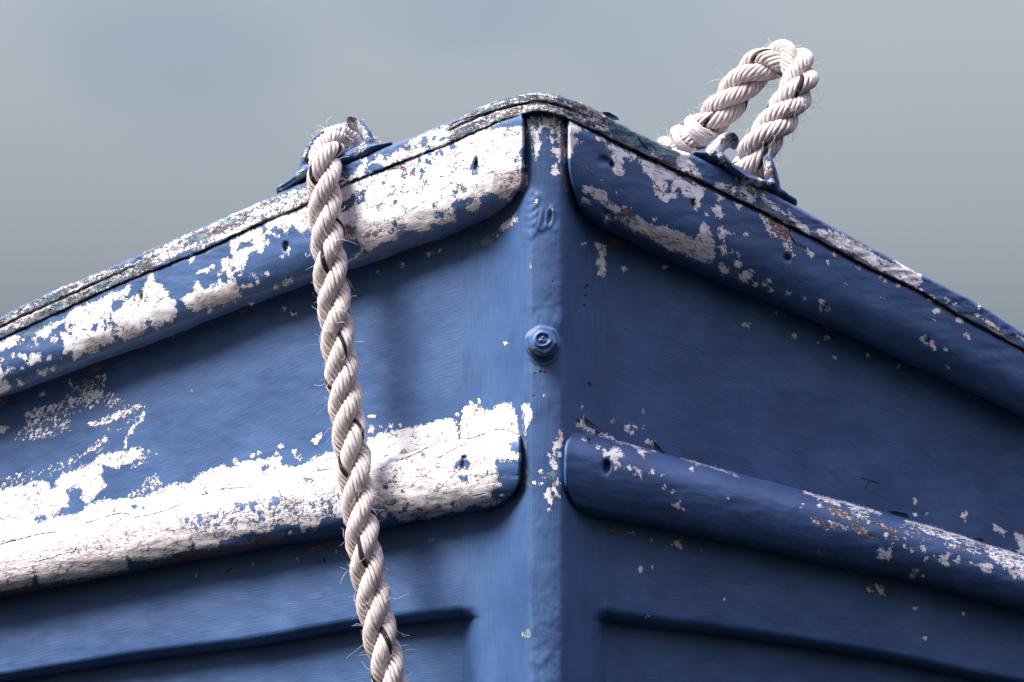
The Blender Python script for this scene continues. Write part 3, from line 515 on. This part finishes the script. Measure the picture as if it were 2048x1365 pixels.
# stem --------------------------------------------------------------
xs = np.concatenate([np.arange(925, 1215, 2.5)]); ys = np.arange(222, 1500, 2.5)
PX, PY = np.meshgrid(xs, ys); PY = np.maximum(PY, SEAM(PX) - 6)
Y = hull(PX, PY) - .0004 + .019 * lapfade(PX) * (1 - np.sqrt(1 - np.clip((PY - lapc(PX) + 24) / 28, 0, 1) ** 2))
front = sstep(abs(PX - XC), 62, 30)
lump = (fbm(PX / 30, PY / 34, 31, 3) * .0007 + fbm(PX / 10, PY / 11, 77, 2) * .00016) * (.35 + .65 * sstep(vnoise(PX / 60, PY / 90, 12), -.3, .5))
Y = Y - lump * (front * .9 + .08)
# soft drip lines on the flanks
Y += .0003 * np.exp(-((PX - 1176) / 3) ** 2) - .0004 * np.exp(-((PX - 1128) / 4) ** 2)
def blob(cx, cy, rx, ry, ang=0):
    c, s = math.cos(ang), math.sin(ang); u = ((PX - cx) * c + (PY - cy) * s) / rx; v = (-(PX - cx) * s + (PY - cy) * c) / ry
    return np.sqrt(u * u + v * v)
r1 = blob(1062, 430, 20, 46, .12); r2 = blob(1080, 425, 14, 36, -.1); r3 = blob(1052, 476, 8, 16, 0)
for r_ in (r1, r2, r3):
    Y -= .0005 * np.exp(-((r_ - 1) / .13) ** 2) + .0003 * sstep(-r_, -1, -.85)
wr = np.sin(PY / 2.6 + 2 * np.sin(PX / 9) + (PX - 1062) * .12) * sstep(-r1, -.95, -.6); Y -= wr * .0002
wr = np.sin((PX - 1080) / 2.2 + PY / 14) * sstep(-r2, -.9, -.5); Y -= wr * .0002
rr = blob(1100, 435, 4, 12, .15); Y += .0012 * np.exp(-rr ** 2) - .0006 * np.exp(-((rr - 1.6) / .4) ** 2)
rb = blob(1086, 694, 34, 36); Y -= .0008 * sstep(-rb, -1.15, -.95)
# worn notch where the wood shows at the head
Y += .004 * sstep(-PY, -262, -226) * .0
stem = grid('stem', PX, PY, Y, boat, turned=True)
# top of the stem closes it backwards
xs2 = np.arange(1040, 1145, 5.0); dep = np.array([0, .005, .02, .06])
PXt = np.broadcast_to(xs2, (4, len(xs2))); PYt = np.full((4, len(xs2)), 222.0); Yt = (hull(xs2, 222.0) - .0004)[None] + dep[:, None]
grid('stem_head', PXt[::-1], PYt[::-1], Yt[::-1], boat)

# rubbing strakes -----------------------------------------------------
DENT = [(952, 328, 5, 15, .12, .005), (572, 494, 6, 11, 0, .005), (283, 592, 4.5, 11, 0, .006), (930, 932, 11, 17, .1, .0035), (929, 915, 8, 5, 0, .003), (1212, 934, 9, 15, .1, .007), (1206, 322, 13, 10, 0, .0025), (1223, 330, 6, 6, 0, .004), (1574, 517, 7, 7, 0, .004), (1218, 430, 14, 7, .5, .004), (1174, 880, 8, 6, 0, .002), (1853, 683, 7, 6, 0, .003), (1385, 408, 3, 9, 0, .004)]
def strake(side, top, bot, endx, thick, p=2.3, ptop=5, seed=0, rough=.0004):
    n = int((1452 if side < 0 else 1350) / 3)
    u = np.linspace(0, 1, n)[None]; v = .5 - .5 * np.cos(np.linspace(0, 1, 62) * math.pi); v = v[:, None]
    ex = endx(v)                                       # end outline near the stem
    far = XL0 if side < 0 else XR1
    w = u ** 1.03; PX = ex * (1 - w) + far * w
    tp = top(PX) + fbm(PX / 35, v * 0, seed + 3) * 2.0; bt = bot(PX) + fbm(PX / 40, v * 0 + 7, seed + 4) * 2.5
    PY = tp * (1 - v) + bt * v
    pk = .42; q = np.where(v < pk, (pk - v) / pk, (v - pk) / (1 - pk))
    prof = np.where(v < pk, np.clip(1 - q ** ptop, 0, 1) ** .5, np.clip(1 - .46 * q ** p, 0, 1) * np.sqrt(np.clip(1 - np.clip((q - .80) / .20, 0, 1) ** 2, 0, 1)))
    dist = abs(PX - ex); e = np.sqrt(np.clip(1 - (1 - np.clip(dist / 8, 0, 1)) ** 2, 0, 1))
    o = (thick + .002 * sstep(abs(PX - XC) * S, .025, .11)) * prof * e - .002
    o = o + (fbm(PX / 60, PY / 14, seed + 9, 4) * rough + fbm(PX / 14, PY / 3.5, seed + 19, 3) * rough * .35) * prof
    Y = hline(PX, PY) - o
    for cx, cy, rx, ry, an, dp in DENT:
        c, s = math.cos(an), math.sin(an); a = ((PX - cx) * c + (PY - cy) * s) / rx; b = (-(PX - cx) * s + (PY - cy) * c) / ry
        r = np.sqrt(a * a + b * b); Y = Y + dp * sstep(-r, -1.15, -.45)
    if side < 0: PX, PY, Y = PX[:, ::-1], PY[:, ::-1], Y[:, ::-1]
    return grid('rubbing_strake', PX, PY, Y, boat)
def endLU(v): return 1052 - 2 * (v < .1) - 46 * np.clip((v - .74) / .26, 0, 1) ** 1.8
def endRU(v): return 1131 + 4 * v + 26 * np.clip((v - .55) / .45, 0, 1) ** 1.6
def endLL(v): return 1045 - 38 * np.clip((v - .72) / .28, 0, 1) ** 1.5 - 12 * np.clip((.12 - v) / .12, 0, 1)
def endRL(v): return 1127 + 18 * np.clip((.28 - v) / .28, 0, 1) ** 1.6 + 26 * np.clip((v - .68) / .32, 0, 1) ** 1.6 - 3 * np.sin(v * 3.14)
strake(-1, lambda x: SEAM(x) - 9, UB_L, endLU, .034, 2.5, 16, 100)
strake(1, lambda x: SEAM(x) - 9, UB_R, endRU, .034, 2.2, 10, 200)
strake(-1, LT_L, LB_L, endLL, .032, 2.5, 3.2, 300, .0007)
strake(1, LT_R, LB_R, endRL, .032, 2.2, 2.6, 400, .0005)

# capping rail ----------------------------------------------------------
def capline(px):
    a = np.sqrt(((px - XC) * S) ** 2 + .012 ** 2)
    return .016 + .85 * a - .32 * a * a + (SEAM(px) - 682) * S * .07 - .0338 - .002 * sstep(abs(px - XC) * S, .025, .11)
xs = np.arange(XL0, XR1 + 1, 3.0)
v = np.array([-.10, 0.0, .02, .05, .1, .16, .22, .28, .34, .4, .46, .5, .54, .6, .66, .72, .78, .84, .9, .95, .985, 1.0, 1.02])
VV, PX = np.meshgrid(v, xs, indexing='ij')
tp = TOP(PX) + vnoise(PX / 7, PX * 0, 50) * 1.3 * sstep(-PX, -700, -300) + vnoise(PX / 16, PX * 0, 51) * 1.2 + vnoise(PX / 5, PX * 0, 56) * .5; bt = SEAM(PX) + vnoise(PX / 9, PX * 0, 52) * 1.2
vc = np.clip(VV, 0, 1); PY = tp * (1 - vc) + bt * vc
edge = np.sqrt(np.clip(1 - np.clip(1 - vc / .16, 0, 1) ** 2, 0, 1)); edb = np.sqrt(np.clip(1 - np.clip(1 - (1 - vc) / .12, 0, 1) ** 2, 0, 1))
Y = capline(PX) + .004 * (1 - edge) + .0012 * (1 - edb)
wave = fbm(PX / 45, PY / 9, 60, 4) * .0007 + fbm(PX / 9, PY / 3, 70, 2) * .0005; Y -= wave
# laminations: a groove along the face, deeper where the wood has weathered
gl = sstep(-PX, -420, -120) + sstep(PX, 860, 930) * sstep(-PX, -1200, -1120)
Y += .0022 * gl * np.exp(-((VV - .46 - .05 * np.sin(PX / 80)) / .05) ** 2)
Y[0] = Y[1] + .055; Y[0] = Y[0]; PY[0] = PY[1] + 0     # top face running inboard
Y[-1] = Y[-2] + .03
cap = grid('capping_rail', PX, PY, Y, boat, CAPM)
# top board carries on inboard, then the inner face of the hull
P_in = np.array([[0, 0], [.055, 0]])
xs4 = np.arange(XL0, XR1 + 1, 12.0); yy = capline(xs4)
base = unproject(xs4, TOP(xs4), yy)
def strip(name, offs):
    V = np.concatenate([base + np.array(o_) for o_ in offs]); n = len(xs4); F = [(r * n + i, r * n + i + 1, (r + 1) * n + i + 1, (r + 1) * n + i) for r in range(len(offs) - 1) for i in range(n - 1)]
    me = bpy.data.meshes.new(name); me.from_pydata(V.tolist(), [], F); me.uv_layers.new(name='UVMap'); set_wear(me, V); return link(name, me, boat, PAINT)
strip('inner_planking', [(0, .004, -.003), (0, .09, -.003), (0, .095, -.02), (0, .16, -.33)])

# bolt -------------------------------------------------------------------
def bolt():
    bm = bmesh.new(); R = 31 * S; n = 72; rings = []
    prof = [(1.20, .0005), (1.18, -.0018), (1.08, -.0026), (1.02, -.003), (1.0, -.0078), (.975, -.0088), (.90, -.0094), (.70, -.0096), (.60, -.0096), (.52, -.0108), (.44, -.0110), (.36, -.0096), (.26, -.0094), (.16, -.0106), (.07, -.0104)]
    c0 = unproject(1085, 687, 0.0); y0 = float(hull(1085, 690.0)) - .0004
    for k, (r, y) in enumerate(prof):
        ring = []
        for i in range(n):
            a = 2 * math.pi * i / n; hexf = math.cos(math.pi / 6) / math.cos((a + .26) % (math.pi / 3) - math.pi / 6); hexf = 1 + (hexf - 1) * .92
            wgt = 1 if .8 < r < 1.1 else 0.15; rr = R * r * (1 + (hexf - 1) * wgt) * (1 + .025 * math.sin(3 * a + r * 5) + .015 * math.sin(7 * a + 2))
            if r < .62: rr *= 1 + .07 * math.sin(a * 2 + 1.2)
            yy = y + .00018 * math.sin(3 * a + r * 6) * (r < .7) + .0003 * math.sin(a * 3)
            ring.append(bm.verts.new((c0[0] + rr * math.cos(a), y0 + yy, c0[2] + rr * math.sin(a) + (y * -.05))))
        rings.append(ring)
    for a, b in zip(rings, rings[1:]):
        for i in range(n): bm.faces.new((a[i], a[(i + 1) % n], b[(i + 1) % n], b[i]))
    bm.faces.new(rings[-1]); bmesh.ops.recalc_face_normals(bm, faces=bm.faces)
    me = bpy.data.meshes.new('bolt'); bm.to_mesh(me); bm.free()
    V = np.array([v.co for v in me.vertices]); uvl = me.uv_layers.new(name='UVMap')
    for l in me.loops: uvl.data[l.index].uv = (V[l.vertex_index][0] / S + 5000, V[l.vertex_index][2] / S + V[l.vertex_index][1] / S)
    set_wear(me, V); smooth(me); o = link('bolt', me, boat, PAINT); o['label'] = 'hexagonal bolt head thick with blue paint'
    return o
bolt()

# fairleads -----------------------------------------------------------------
def blobs_mesh(name, chains, voxel=.0009, smooth_it=3, label=None):
    """chains: [(px,py,y,r_in_plane_px,depth_radius_m)...]; swept ellipsoids joined into one cast body"""
    bm = bmesh.new()
    for ch in chains:
        ch = np.array(ch, float); pts = []
        for a, b in zip(ch, ch[1:]):
            L = math.hypot(b[0] - a[0], b[1] - a[1]); k = max(2, int(L / 3))
            for i in range(k): pts.append(a + (b - a) * i / k)
        pts.append(ch[-1])
        for p in pts:
            c = unproject(p[0], p[1], p[2]); r = p[3] * S
            g = bmesh.ops.create_icosphere(bm, subdivisions=2, radius=1.0)
            for v_ in g['verts']: v_.co = Vector((c[0] + v_.co.x * r, c[1] + v_.co.y * p[4], c[2] + v_.co.z * r))
    me = bpy.data.meshes.new(name); bm.to_mesh(me); bm.free()
    o = link(name, me); m = o.modifiers.new('r', 'REMESH'); m.mode = 'VOXEL'; m.voxel_size = voxel
    s_ = o.modifiers.new('s', 'SMOOTH'); s_.iterations = smooth_it; s_.factor = .6
    dg = bpy.context.evaluated_depsgraph_get(); me2 = bpy.data.meshes.new_from_object(o.evaluated_get(dg)); o.modifiers.clear(); o.data = me2; bpy.data.meshes.remove(me)
    me2.name = name; V = np.empty(len(me2.vertices) * 3); me2.vertices.foreach_get('co', V); V = V.reshape(-1, 3)
    N = np.array([v_.normal[:] for v_ in me2.vertices]); q = vnoise(V[:, 0] / .004, V[:, 2] / .004, 5) + .6 * vnoise(V[:, 0] / .0016, V[:, 2] / .0016 + V[:, 1] / .003, 6)
    V = V + N * (q * .00022)[:, None]; me2.vertices.foreach_set('co', V.reshape(-1))
    uvl = me2.uv_layers.new(name='UVMap'); li = np.empty(len(me2.loops), np.int32); me2.loops.foreach_get('vertex_index', li)
    UV = np.stack([(V[:, 0] * .8 + V[:, 1] * .6) / S, (V[:, 2] + .3 * V[:, 1]) / S], -1)[li]; uvl.data.foreach_set('uv', UV.reshape(-1).astype(np.float32))
    set_wear(me2, V); smooth(me2); me2.materials.clear(); me2.materials.append(CAST); o.parent = boat
    if label: o['label'] = label
    return o
def cy(px, k=.010): return float(capline(np.float64(px))) + k
f1 = [[(558,384,cy(556,.016),6,.012),(585,369,cy(585,.0125),10,.014),(612,349,cy(612,.0125),17,.015),(680,330,cy(680,.0125),16,.015),(732,307,cy(735,.0125),19,.015),(757,300,cy(762,.014),10,.014),(783,293,cy(788,.017),4,.012)],
      [(604,352,cy(604),10,.011),(610,332,cy(610),12,.012),(618,308,cy(618),11,.013),(630,285,cy(630),9,.012),(648,271,cy(648),7,.010)],
      [(742,306,cy(740),14,.012),(741,290,cy(740),13,.013),(733,270,cy(730),11,.014),(722,256,cy(720,.014),9,.019),(710,248,cy(712,.015),7,.020),(698,246,cy(700,.015),5,.019)]]
f2 = [[(1387,313,cy(1384,.016),7,.012),(1410,316,cy(1410,.0125),12,.014),(1445,333,cy(1445,.0125),13,.014),(1480,352,cy(1480,.0125),12,.014),(1520,374,cy(1520,.0125),12,.014),(1555,389,cy(1555,.0125),11,.014),(1588,408,cy(1590,.016),7,.012)],
      [(1420,318,cy(1420),18,.013),(1428,304,cy(1428),20,.013),(1439,290,cy(1440),15,.014),(1452,281,cy(1450,.015),12,.019),(1464,280,cy(1462,.015),9,.019),(1472,288,cy(1468,.015),6,.018)],
      [(1552,388,cy(1552),11,.012),(1546,368,cy(1543),15,.014),(1541,348,cy(1538),13,.016),(1537,331,cy(1534),10,.016),(1533,319,cy(1531),7,.015)],
      [(1440,318,cy(1440,.004),10,.0125),(1462,342,cy(1462,.004),10,.0125),(1490,362,cy(1490,.004),9,.0125),(1520,372,cy(1520,.004),10,.0125),(1545,372,cy(1545,.004),8,.009)]]
blobs_mesh('fairlead', f1, label='cast fairlead with an open curled horn under the hanging rope')
blobs_mesh('fairlead', f2, label='cast fairlead with open horns holding the rope loop')

# lifted paint flakes ---------------------------------------------------------
def flake(k, pts, lift, y_of, curl=.0025, sign=1):
    """small curled sheet of paint, thickness included"""
    P = np.array(T(k, pts)); c = P.mean(0); bm = bmesh.new(); rings = []
    for f in (1.0, .66, .33):
        ring = []
        for x, y in P:
            q = c + (np.array([x, y]) - c) * f; Y = y_of(q[0], q[1]) - lift - curl * f * f * (1 if (q[1] - c[1]) * sign < 0 else .15)
            ring.append(bm.verts.new(unproject(q[0], q[1], Y)))
        rings.append(ring)
    n = len(P)
    for a, b in zip(rings, rings[1:]):
        for i in range(n): bm.faces.new((a[i], a[(i + 1) % n], b[(i + 1) % n], b[i]))
    bm.faces.new(rings[-1]); bmesh.ops.recalc_face_normals(bm, faces=bm.faces)
    me = bpy.data.meshes.new('paint_flake'); bm.to_mesh(me); bm.free(); me.uv_layers.new(name='UVMap')
    V = np.array([v_.co for v_ in me.vertices]); z = np.full(len(V), -1.0, np.float32)
    for l in me.loops: me.uv_layers[0].data[l.index].uv = (V[l.vertex_index][0] / S, V[l.vertex_index][2] / S)
    for nm in ('white', 'teal', 'wood', 'weather', 'crack'):
        a = me.attributes.new('wear_' + nm, 'FLOAT', 'POINT'); a.data.foreach_set('value', z)
    smooth(me); o = link('paint_flake', me, boat, PAINT); m = o.modifiers.new('thickness', 'SOLIDIFY'); m.thickness = .0003; return o
capy = lambda x, y: float(capline(np.float64(x))); huly = lambda x, y: float(hull(np.float64(x), np.float64(y)))
flake('D', [(350,150),(400,150),(460,185),(470,208),(430,205),(380,180)], .0006, capy, .003)
flake('H', [(395,140),(440,190),(530,250),(565,285),(540,310),(505,262),(430,215)], .0010, huly, .002)
flake('H', [(1010,350),(1060,390),(1125,470),(1130,490),(1060,430)], .0006, huly, .0025)
flake('J', [(900,345),(960,340),(1060,360),(1100,400),(1040,395),(960,385)], .0006, huly, .0035)
flake('J', [(1620,570),(1680,565),(1720,600),(1680,600)], .0006, huly, .003)
flake('I', [(370,270),(380,330),(430,380),(480,410),(420,420),(365,360)], .0245, huly, .0018)
flake('C', [(1500,340),(1590,320),(1640,350),(1620,440),(1570,450),(1530,390)], -.001, lambda x, y: -.002, .002)

# ------------------------------------------------------------------ ropes
def resample(P, step):
    P = np.array(P, float)
    # Catmull-Rom through the points
    Q = np.vstack([2 * P[0] - P[1], P, 2 * P[-1] - P[-2]]); out = []
    for i in range(1, len(Q) - 2):
        for t in np.linspace(0, 1, 24, endpoint=False):
            out.append(.5 * ((2 * Q[i]) + (-Q[i - 1] + Q[i + 1]) * t + (2 * Q[i - 1] - 5 * Q[i] + 4 * Q[i + 1] - Q[i + 2]) * t * t + (-Q[i - 1] + 3 * Q[i] - 3 * Q[i + 1] + Q[i + 2]) * t ** 3))
    out.append(P[-1]); out = np.array(out); d = np.concatenate([[0], np.cumsum(np.linalg.norm(np.diff(out, axis=0), axis=1))])
    s = np.arange(0, d[-1], step); return np.stack([np.interp(s, d, out[:, k]) for k in range(3)], -1), s
def frames(C):
    Tn = np.gradient(C, axis=0); Tn /= np.linalg.norm(Tn, axis=1)[:, None]; N = np.zeros_like(C); n = np.cross(Tn[0], [0, 1, 0]); n /= np.linalg.norm(n)
    for i in range(len(C)):
        n = n - Tn[i] * (n @ Tn[i]); n /= np.linalg.norm(n); N[i] = n
    return Tn, N, np.cross(Tn, N)
def tube_mesh(name, C, R, sides=8, uoff=0, s=None, taper=True):
    C = np.asarray(C); n = len(C); R = np.broadcast_to(np.asarray(R, float), (n,)).copy()
    Tn, N, B = frames(C); a = np.linspace(0, 2 * math.pi, sides, endpoint=False)
    V = (C[:, None] + (np.cos(a)[None, :, None] * N[:, None] + np.sin(a)[None, :, None] * B[:, None]) * R[:, None, None]).reshape(-1, 3)
    i = np.arange(n - 1)[:, None] * sides; j = np.arange(sides)[None]; jn = (j + 1) % sides
    F = np.stack([i + j, i + jn, i + sides + jn, i + sides + j], -1).reshape(-1, 4)
    me = bpy.data.meshes.new(name); me.from_pydata(V.tolist(), [], F.tolist())
    me.flip_normals() if False else None
    uvl = me.uv_layers.new(name='UVMap'); li = np.empty(len(me.loops), np.int32); me.loops.foreach_get('vertex_index', li)
    L = np.concatenate([[0], np.cumsum(np.linalg.norm(np.diff(C, axis=0), axis=1))]); u = np.repeat(L / S, sides) + uoff * 97.3; vv = np.tile(np.arange(sides) / sides * 26, n) + uoff * 13
    uvl.data.foreach_set('uv', np.stack([u, vv], -1)[li].reshape(-1).astype(np.float32)); smooth(me); return me
def multi_tube(name, curves, radii, sides=4):
    Vs, Fs, off = [], [], 0
    for C, r in zip(curves, radii):
        C = np.asarray(C); n = len(C)
        if n < 2: continue
        Tn, N, B = frames(C); a = np.linspace(0, 2 * math.pi, sides, endpoint=False); rr = r * np.linspace(1, .6, n)
        V = (C[:, None] + (np.cos(a)[None, :, None] * N[:, None] + np.sin(a)[None, :, None] * B[:, None]) * rr[:, None, None]).reshape(-1, 3)
        i = np.arange(n - 1)[:, None] * sides; j = np.arange(sides)[None]; jn = (j + 1) % sides
        Vs.append(V); Fs.append(np.stack([i + j, i + jn, i + sides + jn, i + sides + j], -1).reshape(-1, 4) + off); off += len(V)
    me = bpy.data.meshes.new(name); me.from_pydata(np.concatenate(Vs).tolist(), [], np.concatenate(Fs).tolist()); me.uv_layers.new(name='UVMap'); smooth(me); return me

def rope(label, path, pitch, phase, R=36 * S, squeeze=None, gap_yarn=(0, 2), nfib=260, seed=1, yphase=0.0, hair=1.0):
    rg = np.random.default_rng(seed)
    root = bpy.data.objects.new('mooring_rope', None); col.objects.link(root)
    root['label'] = label; root['category'] = 'rope'; root['group'] = 'ropes through the fairleads'
    P = [unproject(x, y, d) for x, y, d in path]; C, s = resample(P, 3.2 * S); Tn, N, B = frames(C)
    sq = np.ones(len(C)) if squeeze is None else np.interp(s, squeeze[0], squeeze[1])
    # slow irregularity of the lay
    wob = np.interp(s, np.linspace(0, s[-1], 14), rg.uniform(-.25, .25, 14))
    rs = R * .495; rc = R * .545
    surf = []
    for k in range(3):
        th = 2 * math.pi * s / pitch + phase + k * 2 * math.pi / 3 + wob
        br = 1 + np.interp(s, np.linspace(0, s[-1], 17), rg.uniform(-.05, .06, 17))
        Sc = C + (np.cos(th)[:, None] * N + np.sin(th)[:, None] * B) * (rc * br * sq)[:, None]
        me = tube_mesh('strand', Sc, rs * .78 * sq, 10, k); st = link('strand', me, root, CORE)
        St, Sn, Sb = frames(Sc); ny = 8; yp = -pitch * .40
        for q in range(ny):
            ph = -2 * math.pi * s / abs(yp) * 1.0 + q * 2 * math.pi / ny + yphase + k * .7 + np.interp(s, np.linspace(0, s[-1], 26), rg.uniform(-.16, .16, 26))
            rr = rs * .765 * sq * (1 + .06 * np.interp(s, np.linspace(0, s[-1], 30), rg.uniform(-1, 1, 30)))
            # follow the strand's own twist so that yarns run near the rope axis
            Yc = Sc + (np.cos(ph)[:, None] * Sn + np.sin(ph)[:, None] * Sb) * rr[:, None]
            yr = rs * .262 * sq * (1 + .10 * np.interp(s, np.linspace(0, s[-1], 40), rg.uniform(-1, 1, 40)))
            y_me = tube_mesh('yarn', Yc, yr, 7, k * 11 + q)
            isT = (k, q) == gap_yarn
            yo = link('yarn', y_me, st, GAP_SHADE if isT else ROPE)
            if isT: yo['label'] = 'yarn coloured black for the dark gaps between strands'
            surf.append((Yc, Sc))
    # stray fibres
    cs, rd = [], []
    for _ in range(int(nfib * hair)):
        Yc, Sc = surf[rg.integers(len(surf))]; i = rg.integers(3, len(Yc) - 3); p = Yc[i] + (Yc[i] - Sc[i]) * .3; outd = Yc[i] - C[i]; outd /= np.linalg.norm(outd)
        if rg.random() < .70:      # lies along the rope, lifted a little
            d = Tn[i] * rg.choice([-1, 1]) * 1.0 + rg.normal(0, .35, 3) + outd * .25; L = rg.uniform(12, 45) * S; keep = .0
        else:
            d = outd + rg.normal(0, .6, 3); L = rg.uniform(8, 46) * S; keep = 1
        d /= np.linalg.norm(d); m = 9; q = [p]; turn = rg.normal(0, .85, 3)
        for j in range(m):
            d = d + turn * .35 + rg.normal(0, .12, 3); d[2] -= .04
            if keep == 0: d = d - outd * .06
            d /= np.linalg.norm(d); q.append(q[-1] + d * L / m)
        cs.append(np.array(q)); rd.append(rg.uniform(.3, .58) * S)
    fo = link('stray_fibre', multi_tube('stray_fibre', cs, rd, 3), root, WRAP); fo['kind'] = 'stuff'
    return root, C, s

hang = [(760,330,.205),(735,305,.175),(712,289,.146),(690,282,.118),(664,291,.088),(651,322,0.065),(648,368,0.061),(651,430,0.061),(657,500,0.061),(664,570,0.061),(672,640,0.061),(681,720,0.060),(690,800,0.059),(699,870,0.057),(708,930,0.055),(716,1000,0.053),(726,1080,0.051),(739,1160,0.051),(756,1250,0.051),(774,1330,0.051),(795,1420,0.051),(812,1500,0.051)]
rope('pale three-strand rope hanging straight down over the left bow, with one yarn blackened for the dark strand gaps', hang, 208 * S, .4, R=35.5 * S, nfib=1500, seed=3)
lp = [(1300,372,.22),(1330,318,.200),(1362,288,.178),(1400,262,.160),(1440,226,.150),(1470,188,.146),(1499,152,.142),(1533,127,.138),(1570,116,.132),(1596,132,.124),(1600,160,.116),(1586,196,.110),(1560,236,.106),(1533,272,.104),(1512,308,.108),(1499,338,.120),(1492,352,.150),(1490,362,.190)]
_, LC, LS = rope('pale three-strand rope standing up in a small loop behind the right fairlead', lp, 190 * S, 2.1, R=38.5 * S, nfib=1300, seed=8, gap_yarn=(1, 4))

# loose unlaid fibres wound round the foot of the loop
def wrap_turn(parent, k, p0, ax, width, Rr, a0, a1, n=15, skew=.9):
    rg = np.random.default_rng(40 + k); cs, rd = [], []
    i0 = int(np.argmin(np.linalg.norm(LC - p0, axis=1))); Tn, N, B = frames(LC)
    for j in range(n):
        off = (j / (n - 1) - .5) * width; q = []
        for t in np.linspace(0, 1, 26):
            a = a0 + (a1 - a0) * t; L = off * (.35 + .65 * math.sin(math.pi * min(1, t * .9 + .1))) + skew * (t - .5) * width; ii = int(np.clip(i0 + L / (3.2 * S), 1, len(LC) - 2))
            rr = Rr * (1 + .05 * math.sin(j * 2.1 + t * 3)) * (1.02 - .10 * abs(j / (n - 1) - .5))
            q.append(LC[ii] + (N[ii] * math.cos(a) + B[ii] * math.sin(a)) * rr)
        cs.append(np.array(q)); rd.append(rg.uniform(2.2, 3.2) * S)
    return link('whipping', multi_tube('whipping', cs, rd, 6), parent, WRAP)
loop_root = _
wrap_turn(loop_root, 0, unproject(1414, 248, .155), None, 30 * S, 41 * S, .2, 5.6, 17, 1.1)
wrap_turn(loop_root, 1, unproject(1388, 272, .165), None, 24 * S, 40 * S, .4, 5.4, 14, 1.0)
